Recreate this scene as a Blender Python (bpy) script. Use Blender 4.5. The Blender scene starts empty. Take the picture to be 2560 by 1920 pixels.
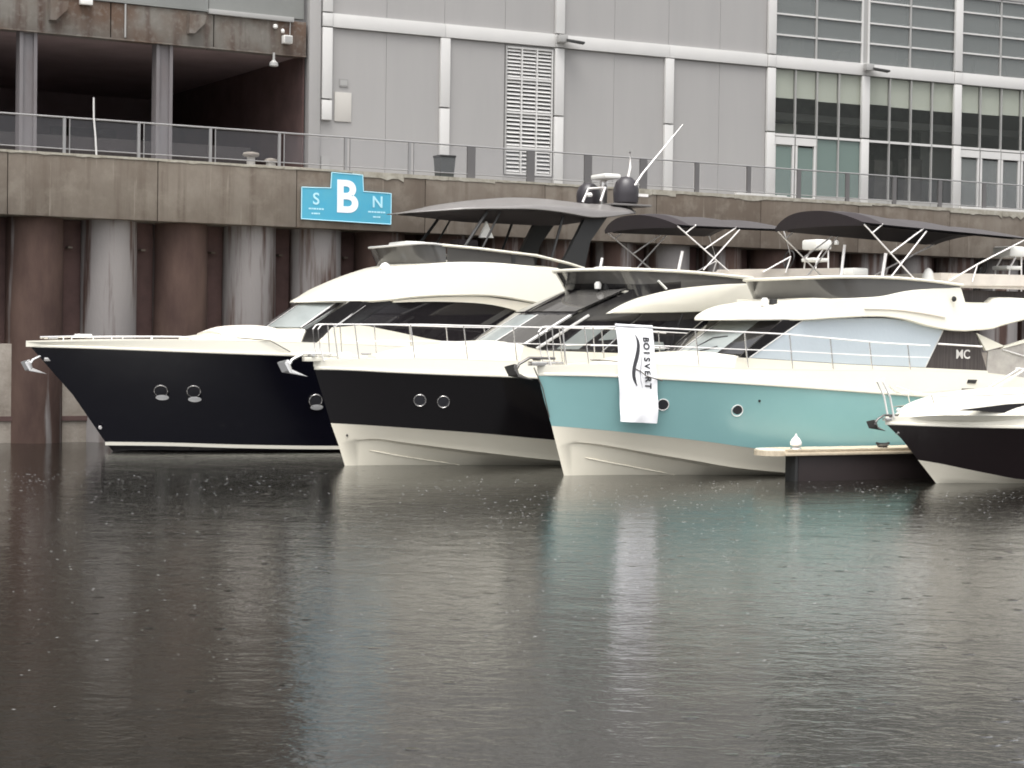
import bpy, math, random
from mathutils import Vector, Matrix

random.seed(7)
sc = bpy.context.scene
COL = sc.collection

# ------------------------------------------------------------------ camera, sky, sun, exposure
cam_d = bpy.data.cameras.new("camera")
cam_d.sensor_width = 36.0
cam_d.lens = 67.5
cam_d.clip_start = 0.5
cam_d.clip_end = 3000
cam = bpy.data.objects.new("camera", cam_d)
COL.objects.link(cam)
PITCH = math.atan(110 / 4800)
ROLL = 0.014
f_ = Vector((0, math.cos(PITCH), -math.sin(PITCH)))
u_ = Vector((0, math.sin(PITCH), math.cos(PITCH)))
r_ = math.cos(ROLL) * Vector((1, 0, 0)) + math.sin(ROLL) * u_
up_ = -math.sin(ROLL) * Vector((1, 0, 0)) + math.cos(ROLL) * u_
m = Matrix.Identity(4)
for i in range(3):
    m[i][0], m[i][1], m[i][2] = r_[i], up_[i], -f_[i]
m[2][3] = 3.0
cam.matrix_world = m
sc.camera = cam

SUN_EL, SUN_AZ = math.radians(72), math.radians(195)     # high, behind the camera, veiled by cloud
world = bpy.data.worlds.new("World")
sc.world = world
world.use_nodes = True
wn = world.node_tree
for n in list(wn.nodes):
    wn.nodes.remove(n)
sky = wn.nodes.new("ShaderNodeTexSky")
sky.sky_type = 'NISHITA'
sky.sun_disc = False
sky.sun_elevation = SUN_EL
sky.sun_rotation = SUN_AZ
sky.air_density = 1.0
sky.dust_density = 6.0
sky.ozone_density = 0.6
hs = wn.nodes.new("ShaderNodeHueSaturation")
hs.inputs["Saturation"].default_value = 0.12            # even grey cloud cover
bg = wn.nodes.new("ShaderNodeBackground")
bg.inputs["Strength"].default_value = 0.15
wo = wn.nodes.new("ShaderNodeOutputWorld")
wn.links.new(sky.outputs[0], hs.inputs["Color"])
wn.links.new(hs.outputs[0], bg.inputs["Color"])
wn.links.new(bg.outputs[0], wo.inputs["Surface"])

sun_d = bpy.data.lights.new("sun", 'SUN')
sun_d.energy = 0.6
sun_d.angle = math.radians(35)
sun_d.color = (1.0, 0.96, 0.88)
sun = bpy.data.objects.new("sun", sun_d)
COL.objects.link(sun)
# direction the light travels: from the sky's sun azimuth (measured from +Y clockwise)
sd = Vector((math.sin(SUN_AZ) * math.cos(SUN_EL), math.cos(SUN_AZ) * math.cos(SUN_EL), math.sin(SUN_EL)))
sun.rotation_euler = (-sd).to_track_quat('-Z', 'Y').to_euler()
sun.location = (0, -20, 60)

sc.view_settings.view_transform = 'Standard'
sc.view_settings.look = 'None'
sc.view_settings.exposure = 1.25
sc.view_settings.gamma = 1.0
sc.cycles.max_bounces = 8
sc.cycles.filter_width = 1.8
sc.cycles.caustics_reflective = True
sc.cycles.caustics_refractive = False

# ------------------------------------------------------------------ materials
MATS = {}


def lin(c):
    return tuple((x / 12.92 if x <= .04045 else ((x + .055) / 1.055) ** 2.4) for x in c)


def mat(name, col, rough=0.5, metal=0.0, coat=0.0, noise=0.0, nscale=3.0, stretch=(1, 1, 1), bump=0.0,
        bscale=30.0, spec=0.5, dark=None, alpha=1.0, trans=0.0):
    """principled material; noise mixes the colour with `dark` (default: 0.6 x colour)"""
    m = bpy.data.materials.new(name)
    m.use_nodes = True
    nt = m.node_tree
    b = nt.nodes["Principled BSDF"]
    b.inputs["Base Color"].default_value = (*col, 1)
    b.inputs["Roughness"].default_value = rough
    b.inputs["Metallic"].default_value = metal
    b.inputs["Coat Weight"].default_value = coat
    b.inputs["Coat Roughness"].default_value = 0.06
    b.inputs["Specular IOR Level"].default_value = spec
    b.inputs["Alpha"].default_value = alpha
    b.inputs["Transmission Weight"].default_value = trans
    tc = mp = None
    if noise > 0 or bump > 0:
        tc = nt.nodes.new("ShaderNodeTexCoord")
        mp = nt.nodes.new("ShaderNodeMapping")
        mp.inputs["Scale"].default_value = stretch
        nt.links.new(tc.outputs["Object"], mp.inputs["Vector"])
    if noise > 0:
        dk = dark or tuple(x * .6 for x in col)
        nz = nt.nodes.new("ShaderNodeTexNoise")
        nz.inputs["Scale"].default_value = nscale
        nz.inputs["Detail"].default_value = 6
        nz.inputs["Roughness"].default_value = .65
        rp = nt.nodes.new("ShaderNodeValToRGB")
        rp.color_ramp.elements[0].position = .38
        rp.color_ramp.elements[1].position = .66
        mx = nt.nodes.new("ShaderNodeMix")
        mx.data_type = 'RGBA'
        mul = nt.nodes.new("ShaderNodeMath")
        mul.operation = 'MULTIPLY'
        mul.inputs[1].default_value = noise
        nt.links.new(mp.outputs[0], nz.inputs["Vector"])
        nt.links.new(nz.outputs[0], rp.inputs[0])
        nt.links.new(rp.outputs[0], mul.inputs[0])
        nt.links.new(mul.outputs[0], mx.inputs["Factor"])
        mx.inputs["A"].default_value = (*col, 1)
        mx.inputs["B"].default_value = (*dk, 1)
        nt.links.new(mx.outputs["Result"], b.inputs["Base Color"])
    if bump > 0:
        nb = nt.nodes.new("ShaderNodeTexNoise")
        nb.inputs["Scale"].default_value = bscale
        nb.inputs["Detail"].default_value = 4
        bp = nt.nodes.new("ShaderNodeBump")
        bp.inputs["Strength"].default_value = bump
        bp.inputs["Distance"].default_value = 0.02
        nt.links.new(mp.outputs[0], nb.inputs["Vector"])
        nt.links.new(nb.outputs[0], bp.inputs["Height"])
        nt.links.new(bp.outputs[0], b.inputs["Normal"])
    MATS[name] = m
    return m


mat("gelcoat_white", (.74, .712, .62), .32, coat=.25, noise=.3, nscale=.8, dark=(.67, .64, .545))
mat("gelcoat_cream", (.82, .77, .645), .34, coat=.2, noise=.35, nscale=.7, dark=(.73, .68, .55))
mat("gelcoat_beige_shade", (.70, .64, .57), .5, noise=.3, nscale=2)  # beige for pads; also white coaming with shade put into the colour
mat("paint_turquoise", (.25, .455, .455), .3, coat=.3, noise=.4, nscale=.5, dark=(.21, .395, .40))
mat("paint_navy", (.0035, .0035, .008), .18, coat=.12, spec=.35)
mat("paint_black", (.006, .005, .006), .18, coat=.12, spec=.35)
mat("paint_maroon", (.010, .005, .006), .18, coat=.12, spec=.35)
mat("black_gloss", (.012, .011, .012), .12, coat=.4)
mat("glass_tinted", (.018, .016, .018), .04, spec=.7)
mat("glass_smoke", (.075, .072, .068), .08, spec=.6)
mat("window_cover", (.44, .495, .54), .75, noise=.3, nscale=1.5, dark=(.39, .44, .48), bump=.15, bscale=12)
mat("sunshade", (.27, .295, .29), .25, coat=.3, noise=.5, nscale=1.6, dark=(.19, .21, .21))
mat("steel", (.72, .70, .68), .22, metal=.9)
mat("steel_white", (.85, .82, .8), .35)
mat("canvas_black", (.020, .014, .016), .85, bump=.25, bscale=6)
mat("canvas_grey", (.055, .049, .05), .8, noise=.3, nscale=2, bump=.2, bscale=6)
mat("hardtop_grey", (.165, .155, .150), .4, coat=.2, noise=.3, nscale=.8)
mat("vinyl_clear", (.42, .40, .37), .3, noise=.6, nscale=2.5, dark=(.22, .2, .19))
mat("seat_white", (.78, .77, .73), .5)
mat("teak", (.42, .33, .21), .7, noise=.6, nscale=6, stretch=(1, 8, 1))
mat("rope", (.10, .09, .08), .9)
mat("anchor_dark", (.12, .115, .11), .4, metal=.6)
mat("anchor_galv", (.62, .62, .62), .35, metal=.4)
mat("rubber", (.02, .02, .02), .6)
mat("dome_black", (.035, .031, .036), .4)
mat("banner_cloth", (.80, .80, .82), .7, bump=.1, bscale=5)
mat("ink_black", (.02, .02, .025), .6)
mat("ink_grey", (.35, .35, .37), .6)
mat("logo_white", (.7, .68, .66), .5)
mat("dock_wood", (.56, .48, .36), .7, noise=.7, nscale=4, stretch=(1, 6, 1), dark=(.38, .31, .22))
mat("dock_float", (.018, .011, .011), .6, noise=.5, nscale=3)
# quay and buildings
mat("curtain_dark", (.035, .028, .027), .8, noise=.8, nscale=5, stretch=(6, 6, .2), dark=(.07, .06, .058))
mat("deck_concrete", (.34, .33, .31), .9, noise=.5, nscale=.5)
mat("footing_concrete", (.33, .295, .255), .9, noise=.9, nscale=1.1, dark=(.20, .17, .14), bump=.5, bscale=10)
mat("coping_lime", (.36, .34, .29), .9, noise=.9, nscale=2.2, dark=(.21, .19, .15), bump=.4, bscale=12)
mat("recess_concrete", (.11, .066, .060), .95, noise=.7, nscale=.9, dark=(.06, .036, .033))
mat("wall_panel", (.315, .305, .298), .7, noise=.5, nscale=.9, stretch=(1, 1, .12), dark=(.28, .274, .268), bump=.05, bscale=1.5)
mat("wall_joint", (.265, .258, .252), .8)
mat("frame_white", (.55, .54, .525), .5, noise=.3, nscale=1.0, dark=(.48, .47, .46))
mat("frame_grey", (.32, .315, .305), .5)
mat("louvre_dark", (.05, .048, .045), .7)
mat("blind_green", (.78, .82, .70), .85)
mat("interior_dark", (.07, .066, .06), .9, noise=.8, nscale=.8, dark=(.20, .19, .165))
mat("interior_mid", (.30, .31, .29), .9)
mat("hangar_dark", (.30, .23, .23), .95, noise=.6, nscale=.5, dark=(.19, .145, .145))
mat("steel_column", (.165, .155, .16), .6, noise=.6, nscale=1.5, stretch=(1, 1, .3), dark=(.12, .10, .10))
mat("rail_steel", (.27, .265, .265), .45, metal=.3)
mat("rail_post", (.11, .105, .105), .5)
mat("bin_plastic", (.075, .08, .078), .6)
mat("siding_grey", (.20, .205, .195), .7, noise=.3, nscale=.6)
mat("unseen_concrete", (.05, .043, .036), .9, noise=.8, nscale=.4, dark=(.028, .024, .02))  # unseen storeys, dark tone set for the water's reflection
mat("lamp_white", (.7, .69, .66), .4)
mat("sign_blue", (.055, .335, .50), .5, noise=.5, nscale=1.2, dark=(.10, .36, .45))
mat("sign_white", (.84, .86, .88), .5)
mat("sign_pale", (.42, .70, .80), .5)
mat("wood_grey", (.45, .43, .40), .8)


def mat_glass(name, tint, keep, rough=.02):
    """window glass: part see-through, part mirror"""
    m = bpy.data.materials.new(name)
    m.use_nodes = True
    nt = m.node_tree
    b = nt.nodes["Principled BSDF"]
    b.inputs["Base Color"].default_value = (*tint, 1)
    b.inputs["Roughness"].default_value = rough
    b.inputs["Specular IOR Level"].default_value = .6
    tr = nt.nodes.new("ShaderNodeBsdfTransparent")
    mx = nt.nodes.new("ShaderNodeMixShader")
    mx.inputs[0].default_value = keep
    nt.links.new(tr.outputs[0], mx.inputs[1])
    nt.links.new(b.outputs[0], mx.inputs[2])
    nt.links.new(mx.outputs[0], nt.nodes["Material Output"].inputs["Surface"])
    MATS[name] = m


mat_glass("glass_window", (.05, .055, .05), .22)
mat_glass("glass_pale", (.22, .235, .23), .5)
mat_glass("glass_teal", (.16, .215, .195), .8)
mat_glass("glass_rail", (.20, .20, .215), .11)


def mat_beam():
    """weathered quay concrete: broad brown patches, drip streaks, pale chipped lime"""
    m = bpy.data.materials.new("beam_concrete")
    m.use_nodes = True
    nt = m.node_tree
    L = nt.links
    b = nt.nodes["Principled BSDF"]
    b.inputs["Roughness"].default_value = .92
    b.inputs["Specular IOR Level"].default_value = .2
    tc = nt.nodes.new("ShaderNodeTexCoord")
    oi = nt.nodes.new("ShaderNodeObjectInfo")

    def noise(scale, st, det=5):
        mp = nt.nodes.new("ShaderNodeMapping")
        mp.inputs["Scale"].default_value = st
        nz = nt.nodes.new("ShaderNodeTexNoise")
        nz.inputs["Scale"].default_value = scale
        nz.inputs["Detail"].default_value = det
        nz.inputs["Roughness"].default_value = .65
        L.new(tc.outputs["Object"], mp.inputs["Vector"])
        L.new(mp.outputs[0], nz.inputs["Vector"])
        return nz.outputs[0]

    def ramp(src, a, c):
        r = nt.nodes.new("ShaderNodeValToRGB")
        r.color_ramp.elements[0].position = a
        r.color_ramp.elements[1].position = c
        L.new(src, r.inputs[0])
        return r.outputs[0]

    def mix(fac, A, B):
        x = nt.nodes.new("ShaderNodeMix")
        x.data_type = 'RGBA'
        if isinstance(fac, float):
            x.inputs["Factor"].default_value = fac
        else:
            L.new(fac, x.inputs["Factor"])
        for k, c in (("A", A), ("B", B)):
            if isinstance(c, tuple):
                x.inputs[k].default_value = (*c, 1)
            else:
                L.new(c, x.inputs[k])
        return x.outputs["Result"]
    base = mix(ramp(noise(.45, (1, 1, .6)), .35, .65), (.195, .172, .146), (.132, .110, .090))
    base = mix(oi.outputs["Random"], base, mix(.75, base, (.102, .078, .060)))
    base = mix(ramp(noise(.8, (2.6, 2.6, .12)), .50, .70), base, (.108, .087, .070))
    base = mix(ramp(noise(2.3, (2.2, 2.2, .10)), .61, .72), base, (.26, .235, .20))
    base = mix(ramp(noise(1.1, (1, 1, 1)), .5, .8), base, (.21, .185, .155))
    L.new(base, b.inputs["Base Color"])
    bp = nt.nodes.new("ShaderNodeBump")
    bp.inputs["Strength"].default_value = .3
    bp.inputs["Distance"].default_value = .02
    L.new(noise(4, (1, 1, 1), 5), bp.inputs["Height"])
    L.new(bp.outputs[0], b.inputs["Normal"])
    MATS["beam_concrete"] = m


def mat_pile():
    """rusty brown piles, some washed with grey-white lime streaks (differs pile to pile)"""
    m = bpy.data.materials.new("pile_rust")
    m.use_nodes = True
    nt = m.node_tree
    L = nt.links
    b = nt.nodes["Principled BSDF"]
    b.inputs["Roughness"].default_value = .85
    b.inputs["Specular IOR Level"].default_value = .25
    tc = nt.nodes.new("ShaderNodeTexCoord")
    oi = nt.nodes.new("ShaderNodeObjectInfo")
    add = nt.nodes.new("ShaderNodeVectorMath")
    add.operation = 'ADD'
    sc_ = nt.nodes.new("ShaderNodeVectorMath")
    sc_.operation = 'SCALE'
    sc_.inputs[0].default_value = (37, 19, 53)
    L.new(oi.outputs["Random"], sc_.inputs["Scale"])
    L.new(tc.outputs["Object"], add.inputs[0])
    L.new(sc_.outputs[0], add.inputs[1])

    def noise(scale, st):
        mp = nt.nodes.new("ShaderNodeMapping")
        mp.inputs["Scale"].default_value = st
        nz = nt.nodes.new("ShaderNodeTexNoise")
        nz.inputs["Scale"].default_value = scale
        nz.inputs["Detail"].default_value = 5
        nz.inputs["Roughness"].default_value = .6
        L.new(add.outputs[0], mp.inputs["Vector"])
        L.new(mp.outputs[0], nz.inputs["Vector"])
        return nz.outputs[0]
    r1 = nt.nodes.new("ShaderNodeValToRGB")
    r1.color_ramp.elements[0].color = (.050, .030, .026, 1)
    r1.color_ramp.elements[1].color = (.105, .068, .055, 1)
    r1.color_ramp.elements[0].position = .3
    r1.color_ramp.elements[1].position = .7
    L.new(noise(.9, (1, 1, .35)), r1.inputs[0])
    r2 = nt.nodes.new("ShaderNodeValToRGB")
    r2.color_ramp.elements[0].position = .0
    r2.color_ramp.elements[1].position = .12
    sub = nt.nodes.new("ShaderNodeMath")
    sub.operation = 'SUBTRACT'
    thr = nt.nodes.new("ShaderNodeAttribute")
    thr.attribute_type = 'OBJECT'
    thr.attribute_name = "lime"
    sub2 = nt.nodes.new("ShaderNodeMath")
    sub2.operation = 'SUBTRACT'
    sub2.inputs[0].default_value = .82
    L.new(thr.outputs["Fac"], sub2.inputs[1])
    L.new(noise(1.6, (1.3, 1.3, .09)), sub.inputs[0])
    L.new(sub2.outputs[0], sub.inputs[1])
    L.new(sub.outputs[0], r2.inputs[0])
    mx = nt.nodes.new("ShaderNodeMix")
    mx.data_type = 'RGBA'
    L.new(r2.outputs[0], mx.inputs["Factor"])
    L.new(r1.outputs[0], mx.inputs["A"])
    mx.inputs["B"].default_value = (.22, .205, .20, 1)
    L.new(mx.outputs["Result"], b.inputs["Base Color"])
    bp = nt.nodes.new("ShaderNodeBump")
    bp.inputs["Strength"].default_value = .5
    bp.inputs["Distance"].default_value = .03
    L.new(noise(5, (1, 1, .4)), bp.inputs["Height"])
    L.new(bp.outputs[0], b.inputs["Normal"])
    MATS["pile_rust"] = m


def mat_fascia():
    m = bpy.data.materials.new("fascia_rust")
    m.use_nodes = True
    nt = m.node_tree
    L = nt.links
    b = nt.nodes["Principled BSDF"]
    b.inputs["Roughness"].default_value = .9
    tc = nt.nodes.new("ShaderNodeTexCoord")
    cols = []
    for scale, st, a, c in ((.5, (1, 1, .8), .42, .62), (1.4, (1.6, 1.6, .25), .5, .72), (5, (1, 1, 1), .5, .9)):
        mp = nt.nodes.new("ShaderNodeMapping")
        mp.inputs["Scale"].default_value = st
        nz = nt.nodes.new("ShaderNodeTexNoise")
        nz.inputs["Scale"].default_value = scale
        nz.inputs["Detail"].default_value = 6
        r = nt.nodes.new("ShaderNodeValToRGB")
        r.color_ramp.elements[0].position = a
        r.color_ramp.elements[1].position = c
        L.new(tc.outputs["Object"], mp.inputs["Vector"])
        L.new(mp.outputs[0], nz.inputs["Vector"])
        L.new(nz.outputs[0], r.inputs[0])
        cols.append(r.outputs[0])
    prev = (.15, .138, .122)
    for fac, c in zip(cols, ((.098, .060, .040), (.07, .044, .034), (.19, .175, .155))):
        x = nt.nodes.new("ShaderNodeMix")
        x.data_type = 'RGBA'
        L.new(fac, x.inputs["Factor"])
        if isinstance(prev, tuple):
            x.inputs["A"].default_value = (*prev, 1)
        else:
            L.new(prev, x.inputs["A"])
        x.inputs["B"].default_value = (*c, 1)
        prev = x.outputs["Result"]
    L.new(prev, b.inputs["Base Color"])
    MATS["fascia_rust"] = m


def mat_water():
    m = bpy.data.materials.new("harbour_water")
    m.use_nodes = True
    nt = m.node_tree
    L = nt.links
    b = nt.nodes["Principled BSDF"]
    b.inputs["Base Color"].default_value = (.009, .008, .006, 1)
    b.inputs["Roughness"].default_value = .13
    b.inputs["IOR"].default_value = 1.75
    b.inputs["Specular IOR Level"].default_value = .5
    tc = nt.nodes.new("ShaderNodeTexCoord")
    hts = []
    for scale, amp, st, det, warp in ((.45, .018, (1, 1.3, 1), 2, .4), (2.6, .009, (.85, 1.2, 1), 3, .8), (11.0, .0042, (.85, 1.1, 1), 3, .6)):
        mp = nt.nodes.new("ShaderNodeMapping")
        mp.inputs["Scale"].default_value = st
        mp.inputs["Rotation"].default_value = (0, 0, .3 * scale)
        nz = nt.nodes.new("ShaderNodeTexNoise")
        nz.inputs["Scale"].default_value = scale
        nz.inputs["Detail"].default_value = det
        nz.inputs["Distortion"].default_value = warp
        mu = nt.nodes.new("ShaderNodeMath")
        mu.operation = 'MULTIPLY'
        mu.inputs[1].default_value = amp
        L.new(tc.outputs["Object"], mp.inputs["Vector"])
        L.new(mp.outputs[0], nz.inputs["Vector"])
        L.new(nz.outputs[0], mu.inputs[0])
        hts.append(mu.outputs[0])
    a1 = nt.nodes.new("ShaderNodeMath")
    a2 = nt.nodes.new("ShaderNodeMath")
    L.new(hts[0], a1.inputs[0])
    L.new(hts[1], a1.inputs[1])
    L.new(a1.outputs[0], a2.inputs[0])
    L.new(hts[2], a2.inputs[1])
    # rain drops: sparse little dimples
    vo = nt.nodes.new("ShaderNodeTexVoronoi")
    vo.inputs["Scale"].default_value = 1.7
    L.new(tc.outputs["Object"], vo.inputs["Vector"])
    mr = nt.nodes.new("ShaderNodeMapRange")
    mr.interpolation_type = 'SMOOTHSTEP'
    mr.inputs["From Min"].default_value = .14
    mr.inputs["From Max"].default_value = .02
    mr.inputs["To Min"].default_value = 0
    mr.inputs["To Max"].default_value = .010
    L.new(vo.outputs["Distance"], mr.inputs["Value"])
    a3 = nt.nodes.new("ShaderNodeMath")
    L.new(a2.outputs[0], a3.inputs[0])
    L.new(mr.outputs[0], a3.inputs[1])
    bp = nt.nodes.new("ShaderNodeBump")
    bp.inputs["Strength"].default_value = 1.0
    bp.inputs["Distance"].default_value = 1.0
    L.new(a3.outputs[0], bp.inputs["Height"])
    L.new(bp.outputs[0], b.inputs["Normal"])
    MATS["harbour_water"] = m


mat_beam()
mat_pile()
mat_fascia()
mat_water()


# ------------------------------------------------------------------ mesh helpers
def obj(name, verts, faces, mt, parent=None, smooth=False, ang=35):
    me = bpy.data.meshes.new(name)
    me.from_pydata([tuple(v) for v in verts], [], faces)
    me.validate()
    if smooth:
        me.polygons.foreach_set("use_smooth", [True] * len(me.polygons))
        me.set_sharp_from_angle(angle=math.radians(ang))
    me.materials.append(MATS[mt])
    o = bpy.data.objects.new(name, me)
    COL.objects.link(o)
    if parent is not None:
        o.parent = parent
    return o


def fixn(o):
    import bmesh
    bm = bmesh.new()
    bm.from_mesh(o.data)
    bmesh.ops.recalc_face_normals(bm, faces=bm.faces)
    bm.to_mesh(o.data)
    bm.free()
    return o


def empty(name, loc, rz=0.0, size=1.0):
    e = bpy.data.objects.new(name, None)
    e.scale = (size, size, size)
    e.location = loc
    e.rotation_euler = (0, 0, rz)
    e.empty_display_size = .3
    COL.objects.link(e)
    return e


def tag(o, label, cat, group=None):
    o["label"] = label
    o["category"] = cat
    if group:
        o["group"] = group
    return o


def struct(o):
    o["kind"] = "structure"
    return o


def boxdata(x0, x1, y0, y1, z0, z1, b=0.0):
    if b <= 0:
        v = [(x, y, z) for z in (z0, z1) for y in (y0, y1) for x in (x0, x1)]
        f = [(0, 2, 3, 1), (4, 5, 7, 6), (0, 1, 5, 4), (2, 6, 7, 3), (0, 4, 6, 2), (1, 3, 7, 5)]
        return v, f
    import bmesh
    bm = bmesh.new()
    v, f = boxdata(x0, x1, y0, y1, z0, z1)
    vs = [bm.verts.new(p) for p in v]
    for q in f:
        bm.faces.new([vs[i] for i in q])
    bmesh.ops.bevel(bm, geom=bm.edges[:], offset=b, segments=2, affect='EDGES', profile=.6)
    bm.verts.index_update()
    V = [tuple(p.co) for p in bm.verts]
    F = [[p.index for p in q.verts] for q in bm.faces]
    bm.free()
    return V, F


def box(name, x0, x1, y0, y1, z0, z1, mt, parent=None, b=0.0):
    v, f = boxdata(x0, x1, y0, y1, z0, z1, b)
    return obj(name, v, f, mt, parent, smooth=b > 0)


def tubedata(pts, r, n=8, closed=False):
    pts = [Vector(p) for p in pts]
    V, F = [], []
    N = len(pts)
    ref = Vector((0, 0, 1))
    for i, p in enumerate(pts):
        if closed:
            d = (pts[(i + 1) % N] - pts[i - 1])
        else:
            d = (pts[min(i + 1, N - 1)] - pts[max(i - 1, 0)])
        d.normalize()
        a = d.cross(ref)
        if a.length < 1e-3:
            a = d.cross(Vector((1, 0, 0)))
        a.normalize()
        c = d.cross(a)
        rr = r[i] if isinstance(r, (list, tuple)) else r
        for k in range(n):
            t = 2 * math.pi * k / n
            V.append(p + (a * math.cos(t) + c * math.sin(t)) * rr)
    for i in range(N if closed else N - 1):
        j = (i + 1) % N
        for k in range(n):
            l = (k + 1) % n
            F.append((i * n + k, i * n + l, j * n + l, j * n + k))
    if not closed:
        F.append(tuple(range(n))[::-1])
        F.append(tuple((N - 1) * n + k for k in range(n)))
    return V, F


def tube(name, pts, r, mt, parent=None, n=8, closed=False):
    v, f = tubedata(pts, r, n, closed)
    return fixn(obj(name, v, f, mt, parent, smooth=True, ang=60))


def lathe(name, prof, mt, parent=None, n=16, at=(0, 0, 0), tilt=None):
    """prof: list of (radius, z)"""
    V, F = [], []
    for (r, z) in prof:
        for k in range(n):
            t = 2 * math.pi * k / n
            V.append(Vector((r * math.cos(t), r * math.sin(t), z)))
    for i in range(len(prof) - 1):
        for k in range(n):
            l = (k + 1) % n
            F.append((i * n + k, i * n + l, (i + 1) * n + l, (i + 1) * n + k))
    F.append(tuple(range(n))[::-1])
    F.append(tuple((len(prof) - 1) * n + k for k in range(n)))
    if tilt is not None:
        V = [tilt @ v for v in V]
    V = [v + Vector(at) for v in V]
    return fixn(obj(name, V, F, mt, parent, smooth=True, ang=40))


def loft(name, rows, mt, parent=None, closed=False, smooth=True, cap=False, ang=35):
    V, F = [], []
    n = len(rows[0])
    for r in rows:
        V += [Vector(p) for p in r]
    for i in range(len(rows) - 1):
        for k in range(n if closed else n - 1):
            l = (k + 1) % n
            F.append((i * n + k, i * n + l, (i + 1) * n + l, (i + 1) * n + k))
    if cap:
        F.append(tuple(range(n))[::-1])
        F.append(tuple((len(rows) - 1) * n + k for k in range(n)))
    return fixn(obj(name, V, F, mt, parent, smooth=smooth, ang=ang))


def interp(tab, x):
    if x <= tab[0][0]:
        return tab[0][1]
    for (a, b), (c, d) in zip(tab, tab[1:]):
        if x <= c:
            t = (x - a) / (c - a)
            return b + (d - b) * t
    return tab[-1][1]


def sinterp(tab, x):
    """smooth interpolation (monotone-ish cosine free catmull)"""
    n = len(tab)
    if x <= tab[0][0]:
        return tab[0][1]
    if x >= tab[-1][0]:
        return tab[-1][1]
    for i in range(n - 1):
        if x <= tab[i + 1][0]:
            break
    x0, y0 = tab[i]
    x1, y1 = tab[i + 1]
    m0 = (y1 - tab[i - 1][1]) / (x1 - tab[i - 1][0]) if i > 0 else (y1 - y0) / (x1 - x0)
    m1 = (tab[i + 2][1] - y0) / (tab[i + 2][0] - x0) if i + 2 < n else (y1 - y0) / (x1 - x0)
    h = x1 - x0
    t = (x - x0) / h
    return (y0 * (2 * t ** 3 - 3 * t ** 2 + 1) + m0 * h * (t ** 3 - 2 * t ** 2 + t) + y1 * (3 * t ** 2 - 2 * t ** 3) + m1 * h * (t ** 3 - t ** 2))


def text_obj(body, size, name, mt, parent, mx, thick=0.004, offset=0.0):
    """flat lettering as a mesh; mx places the text's x/y plane"""
    cu = bpy.data.curves.new(name, 'FONT')
    cu.body = body
    cu.size = size
    cu.align_x = 'CENTER'
    cu.align_y = 'CENTER'
    cu.extrude = thick
    cu.offset = offset
    cu.resolution_u = 6
    to = bpy.data.objects.new(name + "_tmp", cu)
    COL.objects.link(to)
    dg = bpy.context.evaluated_depsgraph_get()
    me = bpy.data.meshes.new_from_object(to.evaluated_get(dg))
    bpy.data.objects.remove(to)
    bpy.data.curves.remove(cu)
    me.name = name
    me.transform(mx)
    me.materials.clear()
    me.materials.append(MATS[mt])
    o = bpy.data.objects.new(name, me)
    COL.objects.link(o)
    o.parent = parent
    return o


# ------------------------------------------------------------------ setting: water, quay, land
R30 = math.radians(30)
QO = (-13.708, 51.421, .6)          # level of the dark joint in the wall foot, 0.6 m above the water
QS = .8                              # wall and building dimensions below are in units of 0.8 m
wv = [(-400, -60, 0), (400, -60, 0), (400, 330, 0), (-400, 330, 0)]
water = struct(obj("water", wv, [(0, 1, 2, 3)], "harbour_water"))


quay = tag(empty("quay_wall", QO, R30, QS), "tall brown concrete quay wall standing on rusty round piles behind the yachts", "wall")
joints = [-26 + 5.24 * k for k in range(18)]
joints[5] = 0.2
for a, b in zip(joints, joints[1:]):
    o = box("beam_segment", a + .012, b - .012, random.uniform(0, .02), 2.0, 6.97, 9.06, "beam_concrete", quay, b=.03)
# pale chipped coping along the top edge, in uneven lengths
s = -26.0
while s < 62:
    l = random.uniform(.9, 3.2)
    h = .05 if s < 10.5 or 19 < s < 24 else random.choice((.05, .10, .18, .30))
    n = max(3, int(l / .22))
    V, F = [], []
    for i in range(n + 1):
        x = s + l * i / n - (.01 if i == n else 0)
        lo = 9.075 - (h * random.uniform(.5, 1.0) if random.random() < .35 else .04 * (h > .05) + h * .35)
        V += [(x, -.018, lo), (x, -.018, 9.135), (x, .32, 9.135), (x, .32, lo)]
    for i in range(n):
        q = i * 4
        for k in range(4):
            F.append((q + k, q + (k + 1) % 4, q + 4 + (k + 1) % 4, q + 4 + k))
    F += [(3, 2, 1, 0), (n * 4, n * 4 + 1, n * 4 + 2, n * 4 + 3)]
    fixn(obj("coping", V, F, "coping_lime", quay))
    s += l
for a, b in ((30.4, 32.1), (32.5, 33.0), (42.8, 47.5)):
    box("white_kerb", a, b, .02, .2, 9.137, 9.22, "frame_white", quay, b=.01)
# piles
limes = {0: .22, 1: .47, 2: .20, 3: .40, 4: .40, 5: .24, 6: .3, 7: .36}
pme = None
for k in range(-9, 23):
    x = 1.50 + 2.632 * k
    if pme is None:
        o = lathe("pile", [(.98, -2.5), (.98, 1.0), (.975, 3.0), (.97, 5.0), (.96, 6.965)], "pile_rust", quay, n=28, at=(0, 0, 0))
        pme = o.data
    else:
        o = bpy.data.objects.new("pile", pme)
        COL.objects.link(o)
        o.parent = quay
    o.location = (x, 1.32, 0)
    o.rotation_euler = (0, 0, random.uniform(0, 6))
    o["lime"] = limes.get(k, random.choice((.18, .25, .33, .4)))
    # footing block between this pile and the next
    box("footing_block", x + .35, x + 2.632 - .35, .92 + random.uniform(-.03, .03), 1.6, -2.5, 2.69 + random.uniform(-.06, .05), "footing_concrete", quay, b=.04)
    box("footing_joint", x + .33, x + 2.632 - .33, .86, .91, .0, .16, "recess_concrete", quay)
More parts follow.
